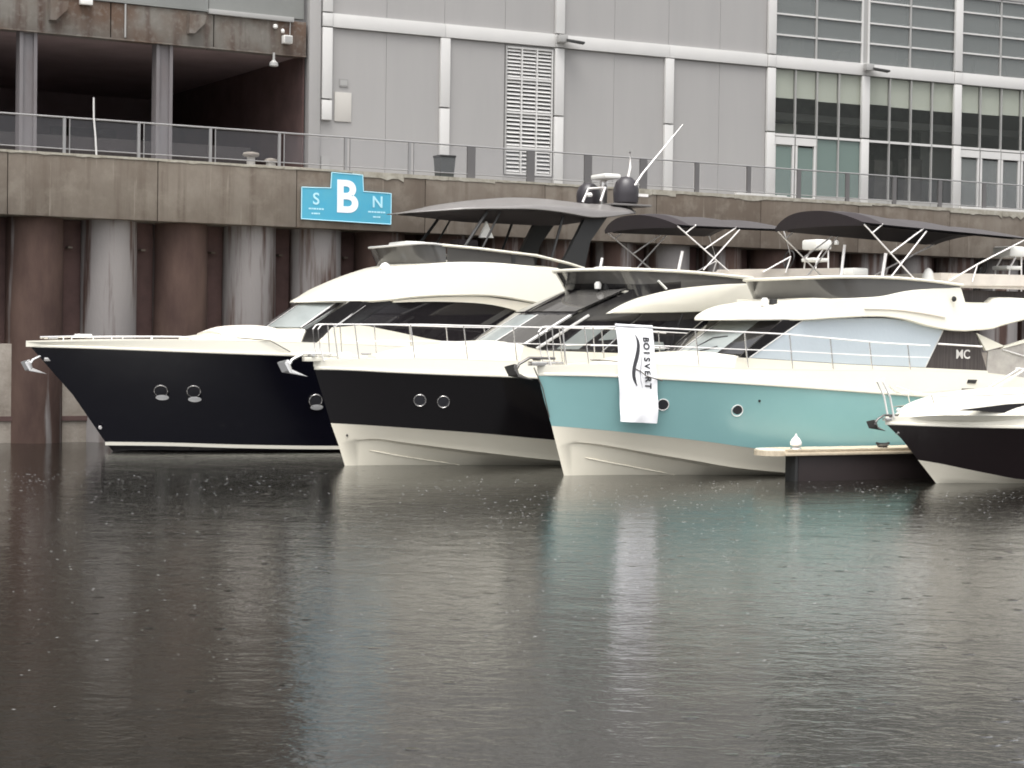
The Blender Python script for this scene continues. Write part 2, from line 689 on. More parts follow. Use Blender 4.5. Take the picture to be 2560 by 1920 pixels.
box("back_wall", -26, 62, 1.62, 1.95, -2.5, 6.96, "recess_concrete", quay)
# a thin pipe bracket line on the piles
for z in (6.0,):
    for k in range(0, 6):
        x = 1.55 + 2.632 * k + 1.02
        box("pipe_stub", x + .1, x + .26, 1.3, 1.62, z - .03, z + .03, "beam_concrete", quay)

qm = Matrix.Translation(QO) @ Matrix.Rotation(R30, 4, 'Z') @ Matrix.Scale(QS, 4)
dpts = [qm @ Vector(p) for p in ((-90, .3, 9.1), (150, .3, 9.1), (150, 240, 9.1), (-90, 240, 9.1))]
struct(obj("quay_deck", dpts, [(0, 1, 2, 3)], "deck_concrete"))

# railing along the quay edge
rail = tag(empty("quay_railing", QO, R30, QS), "grey steel railing with glass panels along the top of the quay wall", "railing")
px = [2.178 + 2.635 * k for k in range(-8, 19)]
for i, x in enumerate(px):
    w = .05 if x < 17 else (.17 if x < 27 else .10)
    box("post", x - w, x + w, .21, .29, 9.135, 10.34, "rail_post" if x > 17 else "rail_steel", rail)
    if x < 17:
        box("post", x + .17, x + .20, .22, .27, 9.135, 10.34, "rail_steel", rail)
for a, b in zip(px, px[1:]):
    wa = .06 if a < 17 else .18
    x0 = a + (.22 if a < 17 else wa)
    x1 = b - (.06 if b < 17 else .18)
    box("glass_panel", x0, x1, .244, .256, 9.34, 10.30, "glass_rail", rail)
tube("top_rail", [(px[0], .25, 10.37), (px[-1], .25, 10.37)], .032, "rail_steel", rail)
tube("bottom_rail", [(px[0], .25, 9.30), (px[-1], .25, 9.30)], .022, "rail_steel", rail)

# things on the quay edge
bo = tag(empty("mooring_bollard", qm @ Vector((9.2, .75, 9.1)), 0, QS), "pale mushroom-headed mooring bollard on the quay edge beside the hangar", "bollard")
lathe("shaft", [(.2, 0), (.16, .1), (.15, .36)], "wood_grey", bo)
lathe("cap", [(.15, .36), (.29, .41), (.31, .47), (.27, .53), (.1, .56)], "footing_concrete", bo)
bo = tag(empty("mooring_bollard", qm @ Vector((9.95, .7, 9.1)), 0, QS), "small squat mooring bollard right of the mushroom-headed one", "bollard")
lathe("shaft", [(.2, 0), (.18, .12), (.17, .22)], "wood_grey", bo)
lathe("cap", [(.17, .22), (.24, .25), (.22, .33), (.1, .37)], "footing_concrete", bo)
stick = tag(empty("leaning_pole", qm @ Vector((3.22, .12, 9.13)), 0, QS), "thin pale wooden pole leaning against the quay railing", "pole")
tube("shaft", [(.05, 0, 0), (.0, .02, .7), (-.06, .03, 1.3), (-.07, .04, 1.98)], [.035, .035, .033, .03], "frame_white", stick)
binr = tag(empty("litter_bin", qm @ Vector((17.0, .55, 9.1)), R30, QS), "dark grey plastic litter bin standing at the quay railing", "bin")
loft("body", [[(-.27, -.25, .04), (.27, -.25, .04), (.27, .25, .04), (-.27, .25, .04)],
              [(-.32, -.3, .80), (.32, -.3, .80), (.32, .3, .80), (-.32, .3, .80)]], "bin_plastic", binr, closed=True, smooth=False, cap=True)
box("lid", -.34, .34, -.32, .32, .805, .88, "rubber", binr, b=.02)
box("base", -.5, .3, -.3, .3, 0, .035, "rubber", binr)

# berth sign on the quay wall
sg = tag(empty("berth_sign", qm @ Vector((12.65, -.03, 7.23)), R30, QS), "turquoise stepped berth sign with white letters S, B and N on the quay wall", "sign")
pol = [(-1.81, .05), (1.8, 0), (1.8, 1.14), (.66, 1.16), (.62, 1.76), (-.63, 1.79), (-.66, 1.22), (-1.81, 1.19)]


def prism(name, poly, y0, y1, mt, parent, smooth=False):
    n = len(poly)
    V = [(x, y0, z) for x, z in poly] + [(x, y1, z) for x, z in poly]
    F = [tuple(range(n)), tuple(range(n, 2 * n))[::-1]] + [(i, (i + 1) % n, n + (i + 1) % n, n + i) for i in range(n)]
    return fixn(obj(name, V, F, mt, parent, smooth))


prism("board", pol, -.05, 0, "sign_blue", sg)
for (p, q) in zip(pol, pol[1:] + pol[:1]):
    box_v = tubedata([(p[0], -.05, p[1]), (q[0], -.05, q[1])], .018, 6)
    obj("edge_trim", *box_v, "sign_pale", sg)


def front(x, z, y=-.056):
    return Matrix.Translation((x, y, z)) @ Matrix.Rotation(math.pi / 2, 4, 'X')


text_obj("B", 1.62, "letter", "sign_white", sg, front(-.02, .88), .006, .045)
text_obj("S", .60, "letter", "sign_pale", sg, front(-1.24, .78), .006, .008)
text_obj("N", .60, "letter", "sign_pale", sg, front(1.24, .78), .006, .008)
# the two lines of small print under S and N are too small to read: short worn strokes
for cx, z, ws in ((-1.22, .41, (.09, .05, .12, .06, .10, .08)), (-1.24, .24, (.07, .16, .06)), (1.22, .40, (.12, .08, .10, .14, .07, .09)), (1.22, .22, (.12, .05, .09))):
    x = cx - sum(ws) / 2 - .02 * len(ws) / 2
    for w in ws:
        box("small_print", x, x + w, -.055, -.05, z, z + .055, "sign_pale", sg)
        x += w + .02

# ------------------------------------------------------------------ open hangar at the left
hg = tag(empty("open_hangar", QO, R30, QS), "dark open-fronted hangar under a rust-stained concrete fascia, left of the grey building", "building")
for a, b in ((-26, -16), (-16, -7.2), (-7.2, -1.6), (-1.6, 4.68), (4.70, 8.6), (8.62, 12.33)):
    box("fascia_beam", a, b - .02, 3.0 + random.uniform(0, .02), 3.9, 13.66, 14.92, "fascia_rust", hg, b=.03)
box("drip_edge", -26, 12.3, 2.97, 3.2, 13.60, 13.66, "fascia_rust", hg)
for x in (-8.4, -3.5, 1.74, 6.75):
    c = box("column", x - .31, x - .19, 3.1, 3.6, 9.1, 13.62, "steel_column", hg)
    box("column_web", x - .19, x + .19, 3.2, 3.3, 9.1, 13.62, "steel_column", c)
    box("column_flange", x + .19, x + .31, 3.1, 3.6, 9.1, 13.62, "steel_column", c)
box("ceiling", -26, 12.3, 3.9, 20, 13.7, 14.0, "hangar_dark", hg)
box("rear_wall", -26, 12.3, 20, 20.3, 9.1, 14.0, "hangar_dark", hg)
box("side_wall", 12.32, 12.38, 3.3, 20, 9.1, 14.9, "recess_concrete", hg)
box("far_wall", -26.3, -26, 3.3, 20, 9.1, 14.0, "hangar_dark", hg)
box("floor_slab", -26, 12.3, 4.2, 20, 9.105, 9.14, "hangar_dark", hg)
box("rear_door", -1.5, 2.2, 19.9, 19.98, 9.15, 12.2, "interior_dark", hg)
box("rear_door", 7.5, 10.5, 19.9, 19.98, 9.15, 12.2, "interior_dark", hg)
box("low_wall", -26, 10.9, 5.0, 5.2, 9.15, 10.25, "curtain_dark", hg)
box("plinth", 9.9, 12.3, 2.2, 3.2, 9.104, 9.36, "footing_concrete", hg, b=.02)
box("sill", 8.36, 11.75, 2.88, 3.3, 14.86, 15.04, "frame_grey", hg, b=.01)
box("sill", -26, 8.34, 2.94, 3.3, 14.93, 15.0, "siding_grey", hg)
for i in range(10):
    a = -26 + i * 3.83
    box("siding_panel", a + .01, a + 3.81, 3.2, 3.4, 15.05, 17.4, "siding_grey", hg)
for i in range(10):  # unseen upper storeys, added tall and dark to darken the water's reflection
    a = -26 + i * 3.83
    box("unseen_upper_panel", a + .01, a + 3.81, 3.05, 3.4, 17.42, 20.4, "unseen_concrete", hg)
    box("unseen_upper_window", a + .4, a + 3.4, 3.3, 3.42, 20.42, 23.0, "glass_tinted", hg)
    box("unseen_upper_panel", a + .01, a + 3.81, 3.05, 3.4, 23.02, 62, "unseen_concrete", hg)
box("roof", -26.2, 12.36, 2.9, 20.3, 62.02, 62.4, "unseen_concrete", hg)
# corbels, pipe and fittings on the fascia
for x in (2.75, 7.9, -3.0):
    prism("corbel", [(x - .35, 14.75), (x + .3, 14.75), (x + .25, 14.45), (x - .15, 14.05), (x - .35, 14.05)], 2.72, 3.0, "fascia_rust", hg)
tube("drain_pipe", [(5.2, 2.95, 13.7), (5.2, 2.95, 14.9)], .035, "frame_grey", hg)
fl = box("flood_light", 11.28, 11.62, 2.7, 2.98, 14.02, 14.32, "lamp_white", hg, b=.02)
box("lamp_glass", 11.31, 11.59, 2.68, 2.70, 14.06, 14.28, "frame_grey", fl)
lathe("bulb_lamp", [(.05, 0), (.09, .04), (.09, .12), (.04, .16)], "lamp_white", hg, at=(11.0, 2.9, 14.55))
lathe("bulb_lamp", [(.05, 0), (.07, .04), (.07, .1), (.04, .14)], "lamp_white", hg, at=(11.3, 2.9, 14.42))
lathe("hanging_lamp", [(.04, .5), (.05, .22), (.16, .12), (.17, 0), (.1, -.03)], "frame_grey", hg, at=(10.95, 2.9, 13.15))
box("junction_box", 3.5, 3.95, 2.8, 3.0, 14.72, 14.9, "lamp_white", hg, b=.01)
tube("conduit", [(11.6, 2.93, 14.3), (11.62, 2.93, 15.0)], .02, "frame_grey", hg)

# ------------------------------------------------------------------ grey panelled building
bd = tag(empty("grey_building", (-6.317, 58.460, .6), math.radians(26.5), QS), "grey panelled harbour building with white frames and a glazed right wing", "building")
CX = [.72, 5.65, 10.71, 15.88, 20.95, 25.91, 31.01, 36.1]
box("backing_wall", .02, 20.9, .16, .5, 9.1, 18.8, "wall_joint", bd)
box("corner_pier", 0, .46, -.12, .15, 9.1, 18.8, "wall_panel", bd, b=.02)
box("side_wall", 0, .3, .52, 22, 9.1, 18.8, "wall_panel", bd)
edges = [.47, 3.2, 5.65, 8.3, 10.71, 13.3, 15.88, 18.4, 20.75]
for a, b in zip(edges, edges[1:]):
    if abs(a - 8.3) > .1:
        box("wall_panel", a + .006, b - .006, random.uniform(0, .006), .15, 9.1, 14.80, "wall_panel", bd)
    else:
        box("wall_panel", a + .012, b - .012, .02, .15, 14.72, 14.80, "wall_panel", bd)
        box("wall_panel", a + .012, b - .012, .02, .15, 9.1, 9.6, "wall_panel", bd)
    for z0, z1 in ((15.36, 18.8),):
        box("wall_panel", a + .006, b - .006, random.uniform(0, .006), .15, z0, z1, "wall_panel", bd)
for i, x in enumerate(CX):
    z_lo = 11.28 if i == 0 else 9.1
    for z0, z1 in ((z_lo, 12.03), (12.09, 14.78)):
        box("column", x - .2, x + .2, -.16, -.005, z0, z1, "frame_white", bd, b=.012)
    if i % 2 == 0:
        box("column", x - .2, x + .2, -.16, -.005, 14.83, 15.33, "frame_white", bd, b=.012)
        box("column", x - .2, x + .2, -.16, -.005, 15.38, 18.8, "frame_white", bd, b=.012)
for a, b in zip(CX, CX[1:]):
    x0 = a + (.215 if CX.index(a) % 2 == 0 else .004)
    x1 = b - (.215 if CX.index(b) % 2 == 0 else .004)
    box("band_beam", x0, x1, -.12, -.008, 14.82, 15.34, "frame_white", bd, b=.01)
# louvre
lv = box("louvre_frame", 8.33, 8.40, -.05, .1, 9.62, 14.72, "frame_grey", bd)
box("louvre_back", 8.40, 10.45, .12, .15, 9.62, 14.70, "louvre_dark", lv)
for x in (9.03, 9.71, 10.40):
    box("louvre_mullion", x, x + .06, -.05, .1, 9.62, 14.72, "frame_white", lv)
for z in (9.62, 10.66, 12.05, 13.40, 14.64):
    box("louvre_rail", 8.41, 10.39, -.04, .09, z, z + .075, "frame_white", lv)
slat_me = None
for x0, x1 in ((8.41, 9.02), (9.10, 9.70), (9.78, 10.39)):
    for z0, z1, n in ((9.70, 10.66, 6), (10.74, 12.05, 8), (12.13, 13.40, 8), (13.48, 14.64, 8)):
        for i in range(n):
            z = z0 + (z1 - z0) * (i + .5) / n
            if slat_me is None:
                o = obj("slat", [(0, -.02, -.055), (.6, -.02, -.055), (.6, .06, .035), (0, .06, .035), (0, -.02, -.035), (.6, -.02, -.035), (.6, .06, .055), (0, .06, .055)],
                        [(0, 1, 2, 3), (7, 6, 5, 4), (0, 4, 5, 1), (3, 2, 6, 7), (0, 3, 7, 4), (1, 5, 6, 2)], "frame_white", lv)
                fixn(o)
                slat_me = o.data
            else:
                o = bpy.data.objects.new("slat", slat_me)
                COL.objects.link(o)
                o.parent = lv
            o.location = (x0, 0, z)
# service panels
box("service_panel", 1.07, 1.76, -.04, -.005, 11.26, 12.38, "wood_grey", bd, b=.01)
box("notice_frame", 1.26, 1.62, -.03, -.005, 12.60, 12.89, "wall_joint", bd)
box("notice", 1.30, 1.58, -.036, -.031, 12.65, 12.84, "frame_grey", bd)
box("service_panel", .55, .9, -.05, -.005, 9.2, 9.9, "frame_grey", bd)


def flood(x, z, root):
    a = box("flood_light", x - .2, x + .2, -.45, -.18, z, z + .3, "frame_grey", root, b=.03)
    obj("lamp_visor", [(x + .1, -.5, z + .06), (x + .75, -.85, z - .05), (x + .75, -.85, z + .02), (x + .1, -.5, z + .14), (x + .3, -.2, z + .06), (x + .85, -.5, z - .05), (x + .85, -.5, z + .02), (x + .3, -.2, z + .14)],
        [(0, 1, 2, 3), (5, 4, 7, 6), (0, 4, 5, 1), (3, 2, 6, 7), (0, 3, 7, 4), (1, 5, 6, 2)], "rubber", a)
    return a


flood(10.71, 15.0, bd)
flood(25.91, 15.0, bd)
# glazed wing
MU = [20.95, 22.25, 23.38, 24.54, 25.91, 27.28, 28.45, 29.63, 31.01, 32.38, 33.59, 34.76, 36.1]
lower_kind = {0: "door", 1: "door", 2: "glass_teal", 3: "glass_teal", 4: "glass_window", 5: "glass_window", 6: "glass_window", 7: "glass_window", 8: "door", 9: "door", 10: "door", 11: "door"}
for i, (a, b) in enumerate(zip(MU, MU[1:])):
    x0 = a + (.205 if a in CX else .035)
    x1 = b - (.205 if b in CX else .035)
    if b not in CX:
        box("mullion", b - .025, b + .025, -.08, .06, 9.12 if i not in (0, 8, 10) else 11.9, 14.79, "frame_grey", bd)
    w = box("window", x0, x1, -.07, .05, 11.92, 12.02, "frame_white", bd)
    box("pane", x0, x1, .01, .02, 12.03, 14.79, "glass_window", w)
    if lower_kind[i] == "door":
        dr = box("door", x0, x1, -.09, .05, 11.56, 11.88, "frame_white", bd)
        for q0, q1 in ((x0, x0 + .10), (x1 - .10, x1)):
            box("door_stile", q0, q1, -.08, .04, 9.12, 11.55, "frame_white", dr)
        box("door_pane", x0 + .11, x1 - .11, -.01, 0, 9.35, 11.48, "glass_teal" if i < 4 else "glass_pale", dr)
        box("door_sill", x0 + .11, x1 - .11, -.05, .04, 9.12, 9.33, "frame_white", dr)
    else:
        box("pane", x0, x1, .01, .02, 9.45, 11.91, lower_kind[i], w)
        box("window_sill", x0, x1, -.07, .05, 9.12, 9.44, "frame_grey", w)
    box("blind", a + .02, b - .02, .09, .11, 13.58 + random.uniform(-.05, .05), 14.79, "blind_green", bd)
UZ = [15.37, 16.28, 17.17, 18.12, 18.8]
UX = [20.95, 23.3, 25.91, 28.36, 31.01, 33.5, 36.1]
for a, b in zip(UX, UX[1:]):
    x0 = a + (.205 if a in (20.95, 31.01) else .06)
    x1 = b - (.205 if b in (31.01, 36.1) else .06)
    if b in (23.3, 28.36, 33.5):
        box("mullion", b - .045, b + .045, -.05, .06, 15.36, 18.8, "frame_grey", bd)
    if b == 25.91:
        box("mullion", b - .22, b - .12, -.05, .06, 15.36, 18.8, "frame_white", bd)
        box("mullion", b + .12, b + .22, -.05, .06, 15.36, 18.8, "frame_white", bd)
        box("spandrel", b - .12, b + .12, .0, .05, 15.36, 18.8, "frame_grey", bd)
        x1 = b - .225
    if a == 25.91:
        x0 = a + .225
    for z0, z1 in zip(UZ, UZ[1:]):
        w = box("window", x0, x1, -.06, .05, z1 - .07, z1, "frame_white", bd)
        box("pane", x0, x1, .01, .02, z0 + .005, z1 - .075, "glass_pale", w)
    box("roller_blind", x0, x1, .30, .32, 17.3 + random.uniform(-.1, .3), 18.7, "siding_grey", bd)
# rooms behind the glass
box("room_rear_wall", 20.9, 37.5, 7.5, 7.7, 9.1, 14.8, "interior_dark", bd)
box("room_floor", 20.9, 37.5, .1, 7.5, 9.105, 9.13, "interior_dark", bd)
box("floor_slab", 20.9, 37.5, .1, 7.7, 14.82, 15.34, "interior_mid", bd)
box("room_rear_wall", 20.9, 37.5, 5.5, 5.7, 15.35, 18.8, "interior_mid", bd)
box("room_side_wall", 20.92, 21.0, .52, 7.5, 9.14, 14.8, "interior_mid", bd)
box("ceiling_duct", 21.2, 37.2, 2.2, 2.9, 12.95, 13.25, "interior_mid", bd)
box("room_partition", 21.3, 24.6, 3.2, 3.3, 9.14, 12.9, "blind_green", bd)
box("room_partition", 32.4, 36, 4.2, 4.3, 9.14, 13.2, "interior_mid", bd)
for x, w, h in ((21.4, .5, .8), (22.3, .7, 1.0), (25.0, .6, .55), (26.6, 1.5, 1.1), (29.0, 1.2, .6), (31.6, .8, 1.1), (32.6, 1.6, .95), (34.4, 1.5, .9)):
    box("cabinet", x, x + w, .6, 1.2, 15.36, 15.36 + h, "interior_dark", bd)
for x in (23.4, 27.9, 29.6, 34.5):
    box("shelf_unit", x, x + 1.0, 1.8, 2.3, 9.14, 11.2 + random.uniform(0, .8), "interior_dark", bd)
box("end_wall", 37.5, 37.8, .0, 8, 9.1, 18.8, "wall_panel", bd)
box("end_panel", 36.32, 37.5, .0, .15, 9.1, 18.8, "wall_panel", bd)
box("roof", -.1, 37.9, -.1, 22, 18.82, 29.9, "wall_joint", bd)


# ------------------------------------------------------------------ boats: builders
# boat space: u aft from the stem at the waterline, v to the side the photograph shows, z up
def P(u, v, z):
    return (u, -v, z)


R28 = math.radians(28)


class Hull:
    """hull lines: each level is (u,z) table plus a half-breadth law (B, length, power)"""

    def __init__(self, L, levels, tail=.96):
        self.L, self.lv, self.tail = L, levels, tail
        self.N = 34

    def pt(self, name, t):
        tab, B, Lv, k = self.lv[name]
        u0 = tab[0][0]
        u = u0 + (self.L - u0) * t
        return (u, self.v(name, u), sinterp(tab, u))

    def v(self, name, u):
        tab, B, Lv, k = self.lv[name]
        u0 = tab[0][0]
        s = min(max((u - u0) / Lv, 0), 1)
        v = B * (1 - (1 - s) ** k)
        a = (u - self.L * .55) / (self.L * .45)
        if a > 0:
            v *= 1 - (1 - self.tail) * a * a
        return v

    def z(self, name, u):
        return sinterp(self.lv[name][0], u)

    def ts(self):
        return [(i / self.N) ** 1.9 for i in range(self.N + 1)]

    def ring(self, name, dv=0.0, dz=0.0):
        far, near = [], []
        for t in self.ts():
            u, v, z = self.pt(name, t)
            v = max(v + dv * min(1, t * 30), 0)
            near.append(P(u, v, z + dz))
            far.append(P(u, -v, z + dz))
        return far[::-1] + near[1:]

    def strip(self, oname, names, mt, parent, ang=28):
        rows = [self.ring(*(n if isinstance(n, tuple) else (n,))) for n in names]
        return loft(oname, rows, mt, parent, ang=ang)

    def on(self, u, z, lo, hi):
        """point and outward normal on the near side between two levels"""
        def q(uu, zz):
            za, zb = self.z(lo, uu), self.z(hi, uu)
            s = (zz - za) / (zb - za)
            return Vector(P(uu, self.v(lo, uu) * (1 - s) + self.v(hi, uu) * s, zz))
        p = q(u, z)
        du = q(u + .05, z) - q(u - .05, z)
        dz = q(u, z + .05) - q(u, z - .05)
        n = du.cross(dz)
        n.normalize()
        if n.y > 0:
            n = -n
        return p, n


def porthole(h, u, z, r, lo, hi, root, rim="steel", far=True):
    for side in ((1, -1) if far else (1,)):
        p, n = h.on(u, z, lo, hi)
        if side < 0:
            p, n = Vector((p.x, -p.y, p.z)), Vector((n.x, -n.y, n.z))
        q = n.to_track_quat('Z', 'Y').to_matrix()
        ring = []
        for k in range(20):
            a = 2 * math.pi * k / 20
            ring.append(p + n * .012 + q @ Vector((r * math.cos(a), r * math.sin(a), 0)))
        t = tube("porthole", ring, r * .09, rim, root, n=6, closed=True)
        lathe("porthole_glass", [(r * .97, -.03), (r * .97, .006), (r * .5, .012)], "ink_black", t, n=20, at=p, tilt=q)


def side_panel(name, poly, v, mt, root, th=.04, k=0.0, z0=0.0, sides=(1, -1)):
    """flat-ish panel on the cabin side: polygon in (u,z), outer face at v (+k per metre of height)"""
    o = None
    for s in sides:
        n = len(poly)
        V = [P(u, s * (v + k * (z - z0)), z) for u, z in poly] + [P(u, s * (v - th + k * (z - z0)), z) for u, z in poly]
        F = [tuple(range(n)), tuple(range(n, 2 * n))[::-1]] + [(i, (i + 1) % n, n + (i + 1) % n, n + i) for i in range(n)]
        o = fixn(obj(name, V, F, mt, root))
    return o


def smooth_poly(pts, n=4):
    """open polyline refined with catmull-rom"""
    out = []
    for i in range(len(pts) - 1):
        p0 = pts[max(i - 1, 0)]
        p1, p2 = pts[i], pts[i + 1]
        p3 = pts[min(i + 2, len(pts) - 1)]
        for k in range(n):
            t = k / n
            out.append(tuple(.5 * ((2 * b) + (-a + c) * t + (2 * a - 5 * b + 4 * c - d) * t * t + (-a + 3 * b - 3 * c + d) * t ** 3)
                             for a, b, c, d in zip(p0, p1, p2, p3)))
    out.append(tuple(pts[-1]))
    return out


def shell(name, tab, mt, root, n=26, crown=.08, tum=.10, ang=40, under=0.0, round_=.06):
    """rounded body; tab rows: (u, half width, bottom z, edge top z)"""
    W = [(r[0], r[1]) for r in tab]
    B = [(r[0], r[2]) for r in tab]
    T = [(r[0], r[3]) for r in tab]
    u0, u1 = tab[0][0], tab[-1][0]
    us = sorted(set([u0 + (u1 - u0) * i / n for i in range(n + 1)] + [r[0] for r in tab]))
    rows = []
    for u in us:
        w = interp(W, u) if u < tab[1][0] else sinterp(W, u)
        w = max(w, .02)
        zb, zt = sinterp(B, u), sinterp(T, u)
        c = (sinterp(crown, u) if isinstance(crown, list) else crown) * min(1, w)
        h = zt - zb
        e = min(round_, h * .4)
        tw = max(w - tum * min(1, h), .01)
        half = [(0, zb + under * w), (w * .6, zb + under * w * .7), (max(w - e, .01), zb), (w, zb + e), (w - (w - tw) * .6, zb + h * .6), (tw, zt - e), (max(tw - e, .008), zt), (tw * .6, zt + c * .7), (tw * .25, zt + c * .96), (0, zt + c)]
        near = [P(u, v, z) for v, z in half]
        far = [P(u, -v, z) for v, z in half[1:-1]]
        rows.append(near + far[::-1])
    return loft(name, rows, mt, root, closed=True, cap=True, ang=ang)


def uring(uf, ue, w, r, z, zt=None, n=14, m=8):
    """U-shaped plan line: rounded front at u=uf, straight sides to u=ue; z is a number or a table over u"""
    pts = []
    for i in range(m):
        pts.append((ue + (uf + r - ue) * i / m, -w))
    for i in range(n + 1):
        a = -math.pi / 2 + math.pi * i / n
        pts.append((uf + r * (1 - math.cos(a)), w * math.sin(a)))
    for i in range(1, m + 1):
        pts.append((uf + r + (ue - uf - r) * i / m, w))
    zz = (lambda u: z) if not isinstance(z, list) else (lambda u: sinterp(z, u))
    return [P(u, v, zz(u)) for u, v in pts]


def band_screen(name, top, bot, mt, root, th=.02):
    """a screen between two U lines, with thickness"""
    n = len(top)
    inner_t = [(p[0] + th, p[1] * .985, p[2]) for p in top]
    inner_b = [(p[0] + th, p[1] * .985, p[2]) for p in bot]
    return loft(name, [top, bot, inner_b, inner_t, top], mt, root, ang=40)


def pane(name, ub, zb, ut, zt, q, hw, v0, v1, mt, root, th=.02, n=8):
    """piece of a raked curved windscreen between v0 and v1 (q: how far the corners lie aft)"""
    rb, rt = [], []
    for i in range(n + 1):
        v = v0 + (v1 - v0) * i / n
        o = q * (v / hw) ** 2
        rb.append(P(ub + o, v, zb))
        rt.append(P(ut + o, v, zt))
    rb2 = [(p[0] + th * 1.5, p[1], p[2] - th) for p in rb]
    rt2 = [(p[0] + th * 1.5, p[1], p[2] - th) for p in rt]
    return loft(name, [rb, rt, rt2, rb2, rb], mt, root, ang=40)


def bow_rail(h, root, u0, u1, ztop, zfoot, inset, step, hoop=True, mid=True, tail=None):
    """stainless guard rails on both sides with stanchions; ztop/zfoot tables over u"""
    for s in (1, -1):
        def pt(u, z, dv=0):
            return P(u, s * max(h.v("top", max(u, h.lv["top"][0][0][0] + .02)) - inset + dv, .16), z)
        us = [u0 + (u1 - u0) * i / 24 for i in range(25)]
        line = [pt(u, interp(ztop, u)) for u in us]
        if hoop:
            f = pt(u0, interp(zfoot, u0))
            line = [f, (f[0] - .10, f[1], f[2] + .3), (f[0] - .16, f[1], line[0][2] - .12), (line[0][0] - .08, line[0][1], line[0][2] - .02)] + line
        if tail:
            line.append(pt(tail[0], tail[1]))
        tube("top_rail", line, .017, "steel_white", root, n=6)
        if mid:
            um = [u for u in us if u > u0 + .4]
            tube("mid_rail", [pt(u, interp(ztop, u) * .52 + interp(zfoot, u) * .48) for u in um], .013, "steel_white", root, n=6)
        u = u0 + .22
        first = True
        while u < u1:
            zt_, zf = interp(ztop, u), interp(zfoot, u)
            tube("stanchion", [pt(u + .10, zf), pt(u, zt_)], .016, "steel", root, n=6)
            u += .42 if first else step
            first = False


def anchor(root, u, z, mt, sc_=1.0, roller="steel"):
    """bow roller with a plough anchor stowed in it"""
    k = sc_
    r = box("anchor_roller", u - .05 * k, u + .65 * k, -.09 * k, .09 * k, z - .05 * k, z + .03 * k, roller, root, b=.015)
    a = tube("anchor", [P(u + .5 * k, 0, z + .09 * k), P(u - .05 * k, 0, z + .10 * k), P(u - .28 * k, 0, z - .02 * k), P(u - .36 * k, 0, z - .16 * k)], .03 * k, mt, root, n=6)
    for s in (1, -1):
        V = [P(u - .38 * k, 0, z - .02 * k), P(u - .50 * k, s * .19 * k, z - .08 * k), P(u - .40 * k, s * .20 * k, z - .26 * k), P(u + .02 * k, s * .03 * k, z - .33 * k), P(u - .28 * k, 0, z - .2 * k),
             P(u - .34 * k, 0, z - .02 * k), P(u - .46 * k, s * .17 * k, z - .06 * k), P(u - .36 * k, s * .18 * k, z - .24 * k)]
        fixn(obj("anchor_fluke", V, [(0, 1, 2, 4), (4, 2, 3), (5, 7, 6), (0, 5, 6, 1), (1, 6, 7, 2), (2, 7, 3), (5, 4, 3, 7), (0, 4, 5)], mt, a))
    tube("anchor_stock", [P(u + .1 * k, -.12 * k, z + .07 * k), P(u + .1 * k, .12 * k, z + .07 * k)], .03 * k, mt, a, n=6)
    return a


def bimini(root, u0, u1, w, z0, z1, cam0, cam1, foot):
    """canvas sun top over the flying bridge on crossed tubes"""
    rows = []
    nU, nV = 16, 16
    for i in range(nU + 1):
        t = i / nU
        u = u0 + (u1 - u0) * t
        ze = z0 + (z1 - z0) * t
        c = cam0 + (cam1 - cam0) * t + .05 * math.sin(3.14159 * ((t * 3) % 1)) 
        row = []
        for j in range(nV + 1):
            s = -1 + 2 * j / nV
            front_drop = -.03 * (1 - s * s) * (1 - min(t * 6, 1)) ** 2
            row.append(P(u + (.25 * s * s if i == 0 else .25 * s * s * (1 - t)), w * s, ze + c * (1 - abs(s) ** 2.3) + front_drop))
        rows.append(row)
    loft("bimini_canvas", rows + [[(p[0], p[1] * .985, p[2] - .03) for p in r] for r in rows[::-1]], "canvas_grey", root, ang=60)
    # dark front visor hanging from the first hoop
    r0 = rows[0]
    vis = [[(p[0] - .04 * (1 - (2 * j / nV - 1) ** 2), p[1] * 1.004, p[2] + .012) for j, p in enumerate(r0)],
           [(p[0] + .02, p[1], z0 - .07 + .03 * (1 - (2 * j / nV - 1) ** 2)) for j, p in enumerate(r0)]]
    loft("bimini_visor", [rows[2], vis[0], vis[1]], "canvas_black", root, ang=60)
    # added dark inner lining, the shade under the canopy put into its colour
    loft("bimini_shade_lining", [[(p[0], p[1] * .96, p[2] - .05) for p in r] for r in rows[1:-1]], "canvas_black", root, ang=60)
    for s in (1, -1):
        e = lambda u, dz=0: P(u, s * w * .985, z0 + (z1 - z0) * (u - u0) / (u1 - u0) + dz)
        f = lambda u, dz=0: P(u, s * (w - .05), foot + dz)
        L = u1 - u0
        tube("bimini_pole", [e(u0 + .3, -.02), f(u0 + 1.85)], .018, "steel_white", root, n=6)
        tube("bimini_pole", [f(u0 + 1.1), e(u0 + 2.15, -.05)], .018, "steel_white", root, n=6)
        pm = Vector(e(u0 + .3, -.02)).lerp(Vector(f(u0 + 1.85)), .52)
        tube("bimini_strut", [pm, e(u0 + 2.05, .0)], .018, "steel_white", root, n=6)
        pm2 = Vector(e(u0 + .3, -.02)).lerp(Vector(f(u0 + 1.85)), .16)
        tube("bimini_strut", [pm2, e(u0 + .85, .02)], .016, "steel_white", root, n=6)
        tube("bimini_pole", [f(u0 + 2.9), f(u0 + 3.75, .42), e(u1 - .05, -.02)], .02, "steel_white", root, n=6)
        tube("bimini_pole", [f(u0 + 3.6), f(u0 + 3.75, .42)], .018, "steel_white", root, n=6)


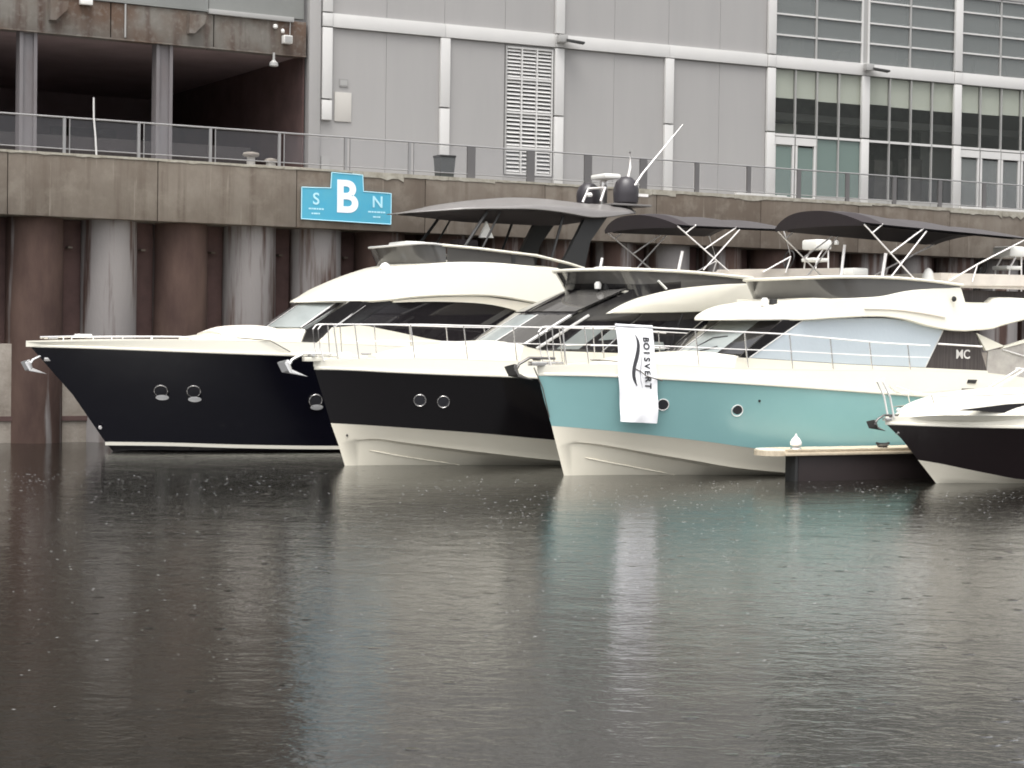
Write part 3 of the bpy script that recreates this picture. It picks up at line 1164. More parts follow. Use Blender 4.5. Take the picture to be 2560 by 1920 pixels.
def fly_gear(root, u, z, dy=-.8):
    """helm seat, hoop and wheel on the flying bridge"""
    st = box("helm_seat", u, u + .5, dy - .35, dy + .3, z + .72, z + .98, "seat_white", root, b=.06)
    box("seat_cushion", u - .05, u + .45, dy - .3, dy + .25, z + .40, z + .50, "seat_white", st, b=.04)
    for y in (dy - .28, dy + .22):
        tube("seat_frame", [(u - .02, y, z - .3), (u + .06, y, z + .45), (u + .25, y, z + .72)], .022, "steel_white", st, n=6)
    tube("seat_frame", [(u + .45, dy - .28, z - .3), (u + .43, dy - .28, z + .72)], .022, "steel_white", st, n=6)
    wheel = [(u - .62 + .05 * math.sin(a), dy + .22 * math.cos(a), z + .45 + .22 * math.sin(a)) for a in [2 * math.pi * k / 16 for k in range(16)]]
    tube("steering_wheel", wheel, .018, "rubber", root, n=6, closed=True)
    tube("steering_column", [(u - .62, dy, z + .45), (u - .85, dy, z - .3)], .05, "rubber", root, n=6)


BW = "gelcoat_white"


def hull_set(h, root, side_mat, bottom_mat="gelcoat_cream", deck_z=.06, rub_mat="gelcoat_white"):
    h.strip("hull_bottom", ["keel", "chine_in", "chine_out", "chine_up", "paint"], bottom_mat, root)
    mid = []
    h.strip("hull_side", [("paint", .004, .0), "mid", "rub"], side_mat, root)
    h.strip("rub_rail", [("rub", .0, -.03), ("rub", .035, -.015), ("rub", .035, .025), ("rub", .0, .04)], rub_mat, root, ang=20)
    h.strip("bulwark", [("rub", .0, .035), "top"], BW, root)
    # deck inside the bulwark
    rows = []
    for t in h.ts():
        u, v, z = h.pt("top", t)
        v = max(v - .05, .01)
        rows.append([P(u, v * s, z - deck_z + .10 * (1 - s * s) * min(1, v)) for s in (-1, -.5, 0, .5, 1)])
    loft("deck", rows, BW, root)
    h.strip("cap_rail", [("top", .0, -.005), ("top", .0, .03), ("top", -.08, .03), ("top", -.08, -.12)], BW, root, ang=20)
    # transom
    pts = [h.pt(n, 1.0) for n in ("keel", "chine_out", "paint", "rub", "top")]
    V = [P(u, v, z) for u, v, z in pts] + [P(u, -v, z) for u, v, z in pts[::-1]]
    fixn(obj("transom", V, [tuple(range(len(V)))], BW, root))
    zt = h.z("paint", h.L)
    box("swim_platform", h.L, h.L + 1.1, -h.v("paint", h.L) * .92, h.v("paint", h.L) * .92, .32, .42, "teak", root, b=.02)


# ------------------------------------------------------------------ turquoise flybridge yacht (nearest of the three)
def yacht_turquoise():
    R = tag(empty("motor_yacht", (1.185, 42.664, 0), R28), "turquoise hulled flybridge motor yacht with pale covers over its side windows", "yacht", "flybridge yachts moored side by side")
    h = Hull(12.6, {
        "keel": ([(0, 0), (.8, -.25), (3, -.65), (12.6, -.6)], .02, 3, 1),
        "chine_in": ([(-.17, .56), (.12, .70), (.39, .71), (.87, .64), (2.0, .43), (2.85, .28), (3.5, .14), (4.4, .03), (5.2, -.05), (12.6, -.08)], 1.66, 8.6, 1.6),
        "chine_out": ([(-.19, .62), (.12, .74), (.39, .74), (.87, .68), (2.0, .48), (2.85, .34), (3.5, .22), (4.4, .12), (5.2, .06), (12.6, .0)], 1.93, 8.0, 1.68),
        "chine_up": ([(-.2, .66), (.12, .78), (.39, .80), (.87, .76), (2.0, .62), (2.85, .49), (3.5, .38), (4.4, .28), (5.2, .22), (12.6, .12)], 1.93, 7.8, 1.72),
        "paint": ([(-.335, 1.11), (.26, 1.07), (1.42, .96), (2.91, .79), (4.12, .63), (6, .52), (12.6, .42)], 2.0, 7.0, 1.9),
        "mid": ([(-.53, 1.68), (.3, 1.65), (1.6, 1.56), (3.9, 1.35), (6.85, 1.2), (12.6, 1.1)], 2.05, 6.5, 1.95),
        "rub": ([(-.70, 2.25), (.58, 2.24), (1.59, 2.20), (3.86, 2.09), (6.85, 1.92), (8.61, 1.82), (12.6, 1.72)], 2.1, 6.0, 2.0),
        "top": ([(-.72, 2.42), (.5, 2.47), (1.8, 2.48), (3.5, 2.42), (6, 2.40), (8.6, 2.40), (10.8, 2.32), (12.6, 2.1)], 2.06, 6.0, 2.0),
    })
    hull_set(h, R, "paint_turquoise")
    # spray strake
    for s in (1, -1):
        pts = []
        for i in range(13):
            u = .45 + 2.2 * i / 12
            z = interp([(.45, .40), (1.23, .25), (2.42, .03), (2.7, -.02)], u)
            k = (z - h.z("keel", u)) / (h.z("chine_in", u) - h.z("keel", u))
            v = h.v("chine_in", u) * k + h.v("keel", u) * (1 - k)
            pts.append(P(u, s * (v + .004), z))
        tube("spray_strake", pts, [.004] + [.016] * 9 + [.012, .006, .003], "gelcoat_cream", R, n=6)
    porthole(h, 1.80, 1.62, .13, "paint", "rub", R, "steel_white")
    porthole(h, 3.42, 1.50, .13, "paint", "rub", R, "steel_white")
    lathe("drain_fitting", [(.03, -.02), (.03, .02)], "rubber", R, n=8, at=h.on(3.9, 1.72, "paint", "rub")[0], tilt=h.on(3.9, 1.72, "paint", "rub")[1].to_track_quat('Z', 'Y').to_matrix())
    for a, b, z in ((9.55, 10.45, 1.97), (9.75, 10.0, 2.18)):
        side_panel("hull_vent", [(a, z - .045), (b, z - .06), (b + .06, z + .03), (a + .04, z + .035)], 2.105 - .03 * (z > 2), "rubber", R, th=.06)
    # foredeck trunk
    shell("coachroof", [(.75, .35, 2.3, 2.50), (1.5, .85, 2.3, 2.60), (2.4, 1.12, 2.3, 2.66), (3.0, 1.33, 2.3, 2.70), (3.6, 1.55, 2.3, 2.72), (4.3, 1.62, 2.3, 2.72)], BW, R, crown=.10)
    box("deck_hatch", 1.7, 2.2, -.25, .25, 2.70, 2.74, "glass_tinted", R, b=.01)
    # cabin core
    core = [(3.55, 2.3), (3.62, 2.72), (5.0, 3.56), (10.35, 3.62), (10.75, 2.3)]
    n = len(core)
    fixn(obj("cabin_trim", [P(u, 1.6, z) for u, z in core] + [P(u, -1.6, z) for u, z in core],
             [tuple(range(n)), tuple(range(n, 2 * n))[::-1]] + [(i, (i + 1) % n, n + (i + 1) % n, n + i) for i in range(n)], "black_gloss", R))
    ws = pane("windscreen", 3.22, 2.76, 4.42, 3.52, .42, 1.6, -1.58, -.52, "glass_smoke", R)
    pane("windscreen", 3.22, 2.76, 4.42, 3.52, .42, 1.6, -.46, .95, "sunshade", R)
    pane("windscreen_frame", 3.20, 2.76, 4.40, 3.52, .42, 1.6, -1.63, -1.57, "frame_white", R)
    pane("windscreen_frame", 3.20, 2.76, 4.40, 3.52, .42, 1.6, -.52, -.46, "frame_white", R)
    pane("windscreen_pillar", 3.22, 2.76, 4.42, 3.54, .42, 1.6, .96, 1.6, "black_gloss", R)
    tube("wiper", [P(3.3, -.1, 2.80), P(3.75, .25, 3.12), P(3.9, .62, 3.16)], .014, "rubber", R, n=5)
    tube("wiper", [P(3.28, .3, 2.80), P(3.5, .8, 2.92)], .014, "rubber", R, n=5)
    side_panel("side_pillar", [(3.55, 2.70), (3.78, 2.70), (5.23, 3.54), (4.7, 3.54)], 1.62, "black_gloss", R, th=.05)
    side_panel("window_cover", [(3.80, 2.68), (5.24, 3.53)] + smooth_poly([(6.3, 3.60), (7.45, 3.63), (8.1, 3.59), (8.64, 3.51), (9.35, 3.37)], 3) + [(8.83, 2.49), (6.5, 2.56)], 1.645, "window_cover", R, th=.05)
    # trapezoid stitched seams of the covers, and their white hems
    for s in (1, -1):
        tube("cover_hem", [P(3.80, s * 1.647, 2.68), P(5.24, s * 1.647, 3.53)], .014, "frame_white", R, n=5)
        tube("cover_hem", [P(9.35, s * 1.647, 3.37), P(8.83, s * 1.647, 2.49)], .014, "frame_white", R, n=5)
    side_panel("cabin_base", [(3.35, 2.3), (3.45, 2.68), (3.80, 2.67), (6.5, 2.55), (8.83, 2.48), (10.74, 2.42), (10.8, 2.25)], 1.66, BW, R, th=.08)
    q = side_panel("aft_panel", [(9.38, 3.36), (8.87, 2.48), (10.74, 2.42), (10.36, 3.34)], 1.64, "curtain_dark", R, th=.05)
    text_obj("MC", .30, "logo", "logo_white", R, Matrix.Translation((9.98, -1.645, 2.80)) @ Matrix.Rotation(math.pi / 2, 4, 'X'), .004, .004)
    tube("grab_rail", [P(9.15, 1.72, 3.05), P(10.5, 1.72, 3.0)], .022, "steel_white", R)
    side_panel("wing_fin", [(10.40, 3.33), (11.3, 3.02), (10.72, 2.9)], 1.62, BW, R, th=.08)
    side_panel("wing_fin", [(11.3, 3.02), (12.4, 3.3), (12.4, 3.2), (11.2, 2.95)], 1.62, BW, R, th=.08)
    side_panel("cockpit_canvas", [(10.8, 2.9), (11.25, 2.96), (12.4, 3.18), (12.4, 2.15), (10.75, 2.2)], 1.60, "vinyl_clear", R, th=.03)
    tube("canvas_piping", [P(11.25, 1.61, 2.93), P(12.3, 1.61, 2.7)], .02, "frame_white", R, n=5)
    # roof brow and overhang
    shell("roof_brow", [(3.72, .03, 3.52, 3.535), (3.9, .75, 3.52, 3.56), (4.3, 1.28, 3.52, 3.67), (4.8, 1.6, 3.53, 3.82), (5.3, 1.74, 3.54, 3.93), (6.1, 1.77, 3.60, 4.04), (7.4, 1.78, 3.66, 4.13), (8.1, 1.78, 3.60, 4.26), (8.8, 1.78, 3.46, 4.35), (9.5, 1.78, 3.37, 4.39), (9.86, 1.78, 3.36, 4.39), (9.98, 1.78, 3.36, 4.04), (10.8, 1.77, 3.43, 4.03), (11.05, 1.77, 3.50, 4.17), (12.4, 1.72, 3.78, 4.17)], BW, R, n=50, crown=.08, ang=30, round_=.025)
    side_panel("brow_crease", smooth_poly([(6.9, 3.84), (7.8, 3.84), (8.6, 3.78), (9.3, 3.69)], 4) + smooth_poly([(9.3, 3.67), (8.6, 3.755), (7.8, 3.82), (6.9, 3.83)], 4), 1.79, "gelcoat_beige_shade", R, th=.03)
    lathe("side_light", [(.07, 0), (.06, .03), (.03, .04)], "rubber", R, n=10, at=P(9.55, 1.775, 4.12), tilt=Matrix.Rotation(math.pi / 2, 3, 'X'))
    # flying bridge windscreen
    zt = [(4.9, 4.47), (6.3, 4.54), (7.8, 4.56), (9.0, 4.51), (9.85, 4.44)]
    zb = [(5.2, 3.88), (6.1, 4.04), (7.4, 4.13), (8.1, 4.24), (8.8, 4.34), (9.85, 4.40)]
    band_screen("fly_windscreen", uring(5.32, 9.82, 1.66, 1.0, zt), uring(5.60, 9.82, 1.68, 1.0, zb), "glass_smoke", R)
    tube("fly_cap_rail", [(p[0], p[1], p[2] + .015) for p in uring(5.30, 9.9, 1.68, 1.0, zt)], .038, BW, R)
    loft("fly_coaming", [uring(9.3, 12.3, 1.55, .02, 4.4)[8:], uring(9.3, 12.3, 1.58, .02, 4.74)[8:]], "gelcoat_beige_shade", R)  # white coaming, its shade put into the colour
    for s in (1, -1):
        side_panel("fly_side_cushion", [(9.5, 4.44), (12.4, 4.50), (12.4, 4.76), (9.6, 4.74)], 1.6, "gelcoat_beige_shade", R, th=.14, sides=(s,))  # white seat backs in beige, shade painted in
    box("fly_deck", 5.6, 12.3, -1.5, 1.5, 4.0, 4.06, BW, R)
    box("fly_gap_shade", 9.9, 12.3, -1.35, 1.35, 4.07, 4.36, "curtain_dark", R)  # dark block standing in for shade in the gap below the coaming
    lathe("search_light", [(.09, 0), (.09, .14), (.05, .19)], "lamp_white", R, n=12, at=P(4.75, .85, 3.86))
    box("search_light_base", 4.86, 5.0, -1.0, -.86, 3.84, 4.02, "rubber", R, b=.01)
    lathe("dome_light", [(.16, 0), (.14, .12), (.08, .24), (.02, .28)], "seat_white", R, n=12, at=P(9.25, 1.2, 4.58))
    box("chart_console", 7.0, 7.45, -1.2, -.7, 4.62, 4.80, "seat_white", R, b=.04)
    box("chart_console_base", 7.1, 7.4, -1.1, -.8, 4.05, 4.62, "gelcoat_beige_shade", R)
    tube("flag_staff", [P(7.65, 1.45, 4.55), P(7.75, 1.45, 5.15)], .04, "steel_white", R)
    tube("flag_staff", [P(6.95, .8, 4.5), P(7.05, .8, 5.35)], .035, "steel_white", R)
    lathe("anchor_light", [(.05, 0), (.06, .05), (.03, .1)], "lamp_white", R, n=10, at=P(6.85, .75, 5.35))
    fly_gear(R, 11.85, 4.5)
    bimini(R, 6.6, 11.9, 1.72, 5.82, 5.64, .36, .18, 4.55)
    # rails, anchor, lines
    zr = [(-.9, 3.30), (1.15, 3.33), (2.8, 3.27), (4.5, 3.22), (7.3, 3.05), (8.9, 3.0)]
    zf = [(-.9, 2.42), (1.8, 2.49), (3.5, 2.44), (6, 2.42), (8.9, 2.42)]
    bow_rail(h, R, -.45, 8.7, zr, zf, .10, 1.12)
    anchor(R, -.85, 2.50, "anchor_dark", 1.15)
    tube("stem_line", [P(-.8, .0, 2.4), P(-.62, .08, 1.95), P(-.42, .05, 1.3)], .014, "rope", R, n=5)
    box("cleat", .35, .6, -.52, -.46, 2.56, 2.60, "steel", R, b=.01)
    tube("mooring_line", [P(.35, .50, 2.58), P(.62, .62, 2.58), P(.85, .80, 2.56), P(1.2, 1.22, 2.36), P(1.3, 1.3, 2.25), P(1.65, 1.42, 2.15)], .014, "rope", R, n=5)
    return R, h


Y3, H3 = yacht_turquoise()


# ------------------------------------------------------------------ banner hung from the turquoise yacht's rail
def banner():
    R = tag(empty("hanging_banner", (1.185, 42.664, 0), R28), "white cloth banner lettered BOISVERT hanging over the turquoise yacht's bow rail", "banner")
    nU, nZ = 12, 34
    u0, u1 = .78, 1.53

    def pt(s, t, lift=0.0):
        # s across 0..1, t down 0..1
        z = 3.36 - 2.12 * t - .03 * s
        u = u0 + (u1 - u0) * s + .03 * t + .02 * math.sin(t * 9) * (1 - s)
        vr = H3.v("rub", u)
        out = interp([(0, -.10), (.42, .03), (.55, .075), (1, .09)], t)
        w = .022 * math.sin(s * 11 + t * 4) * (.3 + t) + .012 * math.sin(s * 23 - t * 17) * t + .03 * math.sin(t * 14 + s * 3) * max(t - .5, 0) * 2 - .04 * math.exp(-((s - .12) / .09) ** 2) * max(0, t - .55)
        return P(u - lift * .4, vr + out + w + lift, z)
    rows = [[pt(s / nU, t / nZ) for s in range(nU + 1)] for t in range(nZ + 1)]
    back = [[(p[0] + .004, p[1] + .006, p[2]) for p in r] for r in rows]
    loft("cloth", rows + back[::-1], "banner_cloth", R, ang=60)
    tube("hem_pole", [pt(0, 0), pt(.5, 0), pt(1, 0)], .03, "banner_cloth", R, n=8)
    # lettering runs down the banner: letters stand on their side
    letters = "BOISVERT"
    for i, ch in enumerate(letters):
        t = .10 + .55 * (i + .5) / 8
        s = .77
        c = Vector(pt(s, t, .010))
        ax_across = (Vector(pt(s + .05, t)) - Vector(pt(s - .05, t))).normalized()
        ax_down = (Vector(pt(s, t + .03)) - Vector(pt(s, t - .03))).normalized()
        nrm = ax_down.cross(ax_across).normalized()     # towards the viewer
        if nrm.y > 0:
            nrm = -nrm
        mx = Matrix.Identity(4)
        # text x -> down the cloth, text y -> across (to the right)
        for k in range(3):
            mx[k][0], mx[k][1], mx[k][2], mx[k][3] = ax_down[k], ax_across[k], nrm[k], c[k]
        text_obj(ch, .19, "letter", "ink_black", R, mx, .003, .006)

    def ribbon(name, pts, mt):
        a = [pt(s - w, t, .012) for s, t, w in pts]
        b = [pt(s + w, t, .012) for s, t, w in pts]
        loft(name, [a, b], mt, R)
    sw = smooth_poly([(.50, .085, .005), (.55, .15, .030), (.55, .22, .042), (.50, .32, .046), (.43, .42, .044), (.40, .50, .038), (.41, .56, .032), (.46, .62, .008)], 3)
    ribbon("swoosh", sw, "ink_black")
    sw = smooth_poly([(.66, .24, .004), (.63, .32, .012), (.59, .42, .016), (.565, .50, .016), (.57, .56, .014), (.62, .64, .004)], 3)
    ribbon("swoosh", sw, "ink_grey")
    for s in (.03, .97):                    # cords that tie the top corners to the rail
        p = Vector(pt(s, .01))
        tube("tie_cord", [p, p + Vector((.02, .03, .07)), p + Vector((-.03, .05, .02)), p + Vector((-.05, .02, -.09))], .008, "rope", R, n=5)
    return R


banner()


# ------------------------------------------------------------------ black flybridge yacht in the middle
def yacht_black():
    R = tag(empty("motor_yacht", (-3.895, 44.979, 0), R28), "black hulled flybridge motor yacht with cream bottom between the navy and turquoise yachts", "yacht", "flybridge yachts moored side by side")
    h = Hull(12.9, {
        "keel": ([(0, 0), (.8, -.25), (3, -.65), (12.9, -.6)], .02, 3, 1),
        "chine_in": ([(-.15, .44), (.18, .56), (.66, .60), (1.2, .52), (2.1, .39), (3.5, .20), (4.8, .03), (6, -.05), (12.9, -.08)], 1.66, 8.6, 1.6),
        "chine_out": ([(-.17, .50), (.18, .60), (.66, .64), (1.2, .57), (2.1, .45), (3.5, .28), (4.8, .14), (6, .06), (12.9, .0)], 1.93, 8.0, 1.68),
        "chine_up": ([(-.19, .55), (.18, .65), (.66, .70), (1.2, .66), (2.1, .58), (3.5, .43), (4.8, .30), (6, .22), (12.9, .12)], 1.93, 7.8, 1.72),
        "paint": ([(-.37, 1.0), (.3, .97), (1.1, .92), (2.87, .80), (4.4, .66), (6, .55), (12.9, .42)], 2.0, 7.0, 1.9),
        "mid": ([(-.58, 1.63), (.3, 1.6), (1.6, 1.53), (3.9, 1.38), (6.85, 1.24), (12.9, 1.1)], 2.05, 6.5, 1.95),
        "rub": ([(-.80, 2.28), (.0, 2.26), (.92, 2.22), (2.13, 2.18), (3.6, 2.14), (6.85, 1.98), (12.9, 1.75)], 2.1, 6.0, 2.0),
        "top": ([(-.82, 2.44), (.5, 2.50), (1.8, 2.52), (3.5, 2.48), (6, 2.45), (8.6, 2.42), (12.9, 2.15)], 2.06, 6.0, 2.0),
    })
    hull_set(h, R, "paint_black")
    for s in (1, -1):
        pts = []
        for i in range(13):
            u = .55 + 2.3 * i / 12
            z = interp([(.55, .36), (1.4, .20), (2.6, .02), (2.85, -.02)], u)
            k = (z - h.z("keel", u)) / (h.z("chine_in", u) - h.z("keel", u))
            v = h.v("chine_in", u) * k + h.v("keel", u) * (1 - k)
            pts.append(P(u, s * (v + .004), z))
        tube("spray_strake", pts, [.004] + [.016] * 9 + [.012, .006, .003], "gelcoat_cream", R, n=6)
    porthole(h, 1.42, 1.57, .14, "paint", "rub", R)
    porthole(h, 1.93, 1.54, .14, "paint", "rub", R)
    lathe("drain_fitting", [(.025, -.02), (.025, .02)], "rubber", R, n=8, at=h.on(.0, .72, "chine_up", "paint")[0], tilt=h.on(.0, .72, "chine_up", "paint")[1].to_track_quat('Z', 'Y').to_matrix())
    shell("coachroof", [(.65, .35, 2.35, 2.56), (1.5, .85, 2.35, 2.70), (2.4, 1.12, 2.35, 2.78), (3.2, 1.34, 2.35, 2.86), (3.9, 1.54, 2.35, 2.89), (4.6, 1.6, 2.35, 2.88)], BW, R, crown=.10)
    core = [(3.95, 2.35), (4.02, 2.90), (5.4, 3.66), (6.9, 4.28), (10.4, 4.3), (10.8, 2.35)]
    n = len(core)
    fixn(obj("cabin_trim", [P(u, 1.58, z) for u, z in core] + [P(u, -1.58, z) for u, z in core],
             [tuple(range(n)), tuple(range(n, 2 * n))[::-1]] + [(i, (i + 1) % n, n + (i + 1) % n, n + i) for i in range(n)], "black_gloss", R))
    for v0, v1, mt in ((-1.56, -1.48, "frame_white"), (-1.44, -.5, "glass_smoke"), (-.44, .5, "sunshade"), (.56, 1.5, "glass_smoke")):
        pane("windscreen" if mt != "frame_white" else "windscreen_frame", 3.56, 2.93, 4.78, 3.63, .42, 1.6, v0, v1, mt, R)
    for v0, v1 in ((-.5, -.44), (.5, .56), (1.5, 1.58)):
        pane("windscreen_frame", 3.545, 2.93, 4.765, 3.63, .42, 1.6, v0, v1, "frame_white", R)
    pane("windscreen_head", 4.76, 3.62, 4.90, 3.70, .42, 1.6, -1.6, 1.6, "black_gloss", R)
    pane("roof_glass", 4.88, 3.71, 6.25, 4.27, .42, 1.6, -1.55, -.02, "glass_tinted", R)
    pane("roof_glass", 4.88, 3.71, 6.25, 4.27, .42, 1.6, .02, 1.55, "glass_smoke", R)
    pane("roof_edge", 4.86, 3.70, 6.24, 4.27, .42, 1.6, -1.62, -1.55, "frame_white", R)
    side_panel("cabin_base", [(3.7, 2.35), (3.85, 2.86), (4.35, 2.76), (10.5, 2.64), (10.8, 2.35)], 1.62, BW, R, th=.08)
    side_panel("side_glass", [(4.35, 2.78), (5.75, 3.62), (10.2, 3.74), (10.5, 2.66)], 1.60, "glass_tinted", R, th=.03)
    for a, b in (((4.2, 2.80), (5.62, 3.62)), ((6.0, 2.74), (7.1, 3.66)), ((7.9, 2.7), (8.3, 3.7))):
        for s in (1, -1):
            tube("window_pillar", [P(a[0], s * 1.61, a[1]), P(b[0], s * 1.61, b[1])], .035 if a[0] < 5 else .02, "frame_white" if a[0] < 5 else "black_gloss", R, n=6)
    # pale patches on the side glass, painted for reflections and sunshades
    for pol in ([(4.75, 2.80), (5.35, 2.80), (6.1, 3.32), (5.5, 3.32)], [(5.9, 3.02), (6.6, 3.06), (6.95, 3.36), (6.4, 3.40)], [(7.1, 2.82), (7.8, 2.80), (7.75, 3.0), (7.2, 3.02)]):
        side_panel("shade_reflection", pol, 1.612, "sunshade", R, th=.02)
    wing = smooth_poly([(6.10, 3.67), (6.5, 3.88), (6.97, 4.06), (7.5, 4.20), (8.12, 4.32), (9.3, 4.45), (10.19, 4.50)], 3) + [(10.48, 4.10)] + smooth_poly([(9.6, 3.80), (8.95, 3.77), (7.44, 3.71)], 3)
    for s in (1, -1):
        # the wing bellies outwards: two lofted layers
        c = [(sum(p[0] for p in wing) / len(wing), sum(p[1] for p in wing) / len(wing))] * len(wing)
        r0 = [P(u, s * 1.60, z) for u, z in wing]
        r1 = [P(u, s * 1.72, z) for u, z in wing]
        r2 = [P(u + (c[0][0] - u) * .03, s * 1.76, z + (c[0][1] - z) * .05) for u, z in wing]
        r3 = [P(u + (c[0][0] - u) * .55, s * 1.80, z + (c[0][1] - z) * .6) for u, z in wing]
        loft("roof_wing", [r0, r1, r2, r3], BW, R, closed=True, cap=True, ang=50)
    shell("fly_overhang", [(9.8, 1.7, 3.85, 4.2), (10.6, 1.74, 3.62, 4.16), (11.6, 1.74, 3.75, 4.16), (13.2, 1.7, 3.95, 4.18)], BW, R, n=14)
    zt = [(5.9, 4.73), (7.0, 4.74), (8.2, 4.73), (9.0, 4.70), (10.3, 4.62)]
    zb = [(6.2, 4.25), (7.0, 4.12), (8.1, 4.24), (9.0, 4.34), (10.3, 4.42)]
    band_screen("fly_windscreen", uring(5.92, 10.25, 1.66, 1.0, zt), uring(6.33, 10.25, 1.66, 1.0, zb), "glass_smoke", R)
    band_screen("fly_visor", uring(6.15, 8.2, 1.668, 1.0, [(6.1, 4.42), (7, 4.40), (8.2, 4.50)]), uring(6.30, 8.2, 1.668, 1.0, [(6.2, 4.25), (7.0, 4.10), (8.2, 4.26)]), "black_gloss", R)
    tube("fly_cap_rail", [(p[0], p[1], p[2] + .015) for p in uring(5.90, 10.35, 1.68, 1.0, zt)], .042, BW, R)
    for s in (1, -1):
        side_panel("fly_side_cushion", [(9.2, 4.60), (10.3, 4.60), (13.1, 4.74), (13.1, 4.98), (9.4, 4.83)], 1.62, "gelcoat_beige_shade", R, th=.14, sides=(s,))  # white band in beige, shade painted into the colour
        tube("reflector_strip", [P(7.52, s * 1.69, 4.50), P(7.75, s * 1.72, 4.30)], .03, "lamp_white", R, n=6)
    box("fly_deck", 6.6, 13.1, -1.5, 1.5, 4.19, 4.24, BW, R)
    lathe("search_light", [(.08, 0), (.09, .12), (.05, .18)], "lamp_white", R, n=12, at=P(6.25, .95, 4.28))
    box("search_light_base", 6.38, 6.52, -1.1, -.96, 4.26, 4.46, "rubber", R, b=.01)
    tube("flag_staff", [P(8.25, 1.45, 4.72), P(8.37, 1.45, 5.26)], .04, "steel_white", R)
    tube("flag_staff", [P(7.2, -.6, 4.72), P(7.28, -.6, 5.12)], .035, "steel_white", R)
    box("sun_cushion", 6.45, 7.3, -.9, -.35, 4.70, 4.84, "seat_white", R, b=.05)
    box("sun_cushion", 7.4, 7.9, .3, .9, 4.70, 4.80, "gelcoat_beige_shade", R, b=.04)
    fly_gear(R, 12.7, 4.75)
    bimini(R, 7.75, 11.3, 1.72, 5.88, 5.90, .33, .22, 4.80)
    zr = [(-1.0, 3.30), (1.5, 3.33), (3.6, 3.31), (6.2, 3.30), (8, 3.2)]
    zf = [(-1.0, 2.44), (1.8, 2.53), (3.5, 2.50), (8, 2.46)]
    bow_rail(h, R, -.62, 7.6, zr, zf, .10, 1.15)
    anchor(R, -1.0, 2.50, "anchor_galv", 1.25, "gelcoat_white")
    box("cleat", .2, .45, -.45, -.39, 2.60, 2.65, "steel", R, b=.01)
    box("windlass", -.2, .1, -.12, .12, 2.5, 2.66, "steel_white", R, b=.04)
    return R


yacht_black()


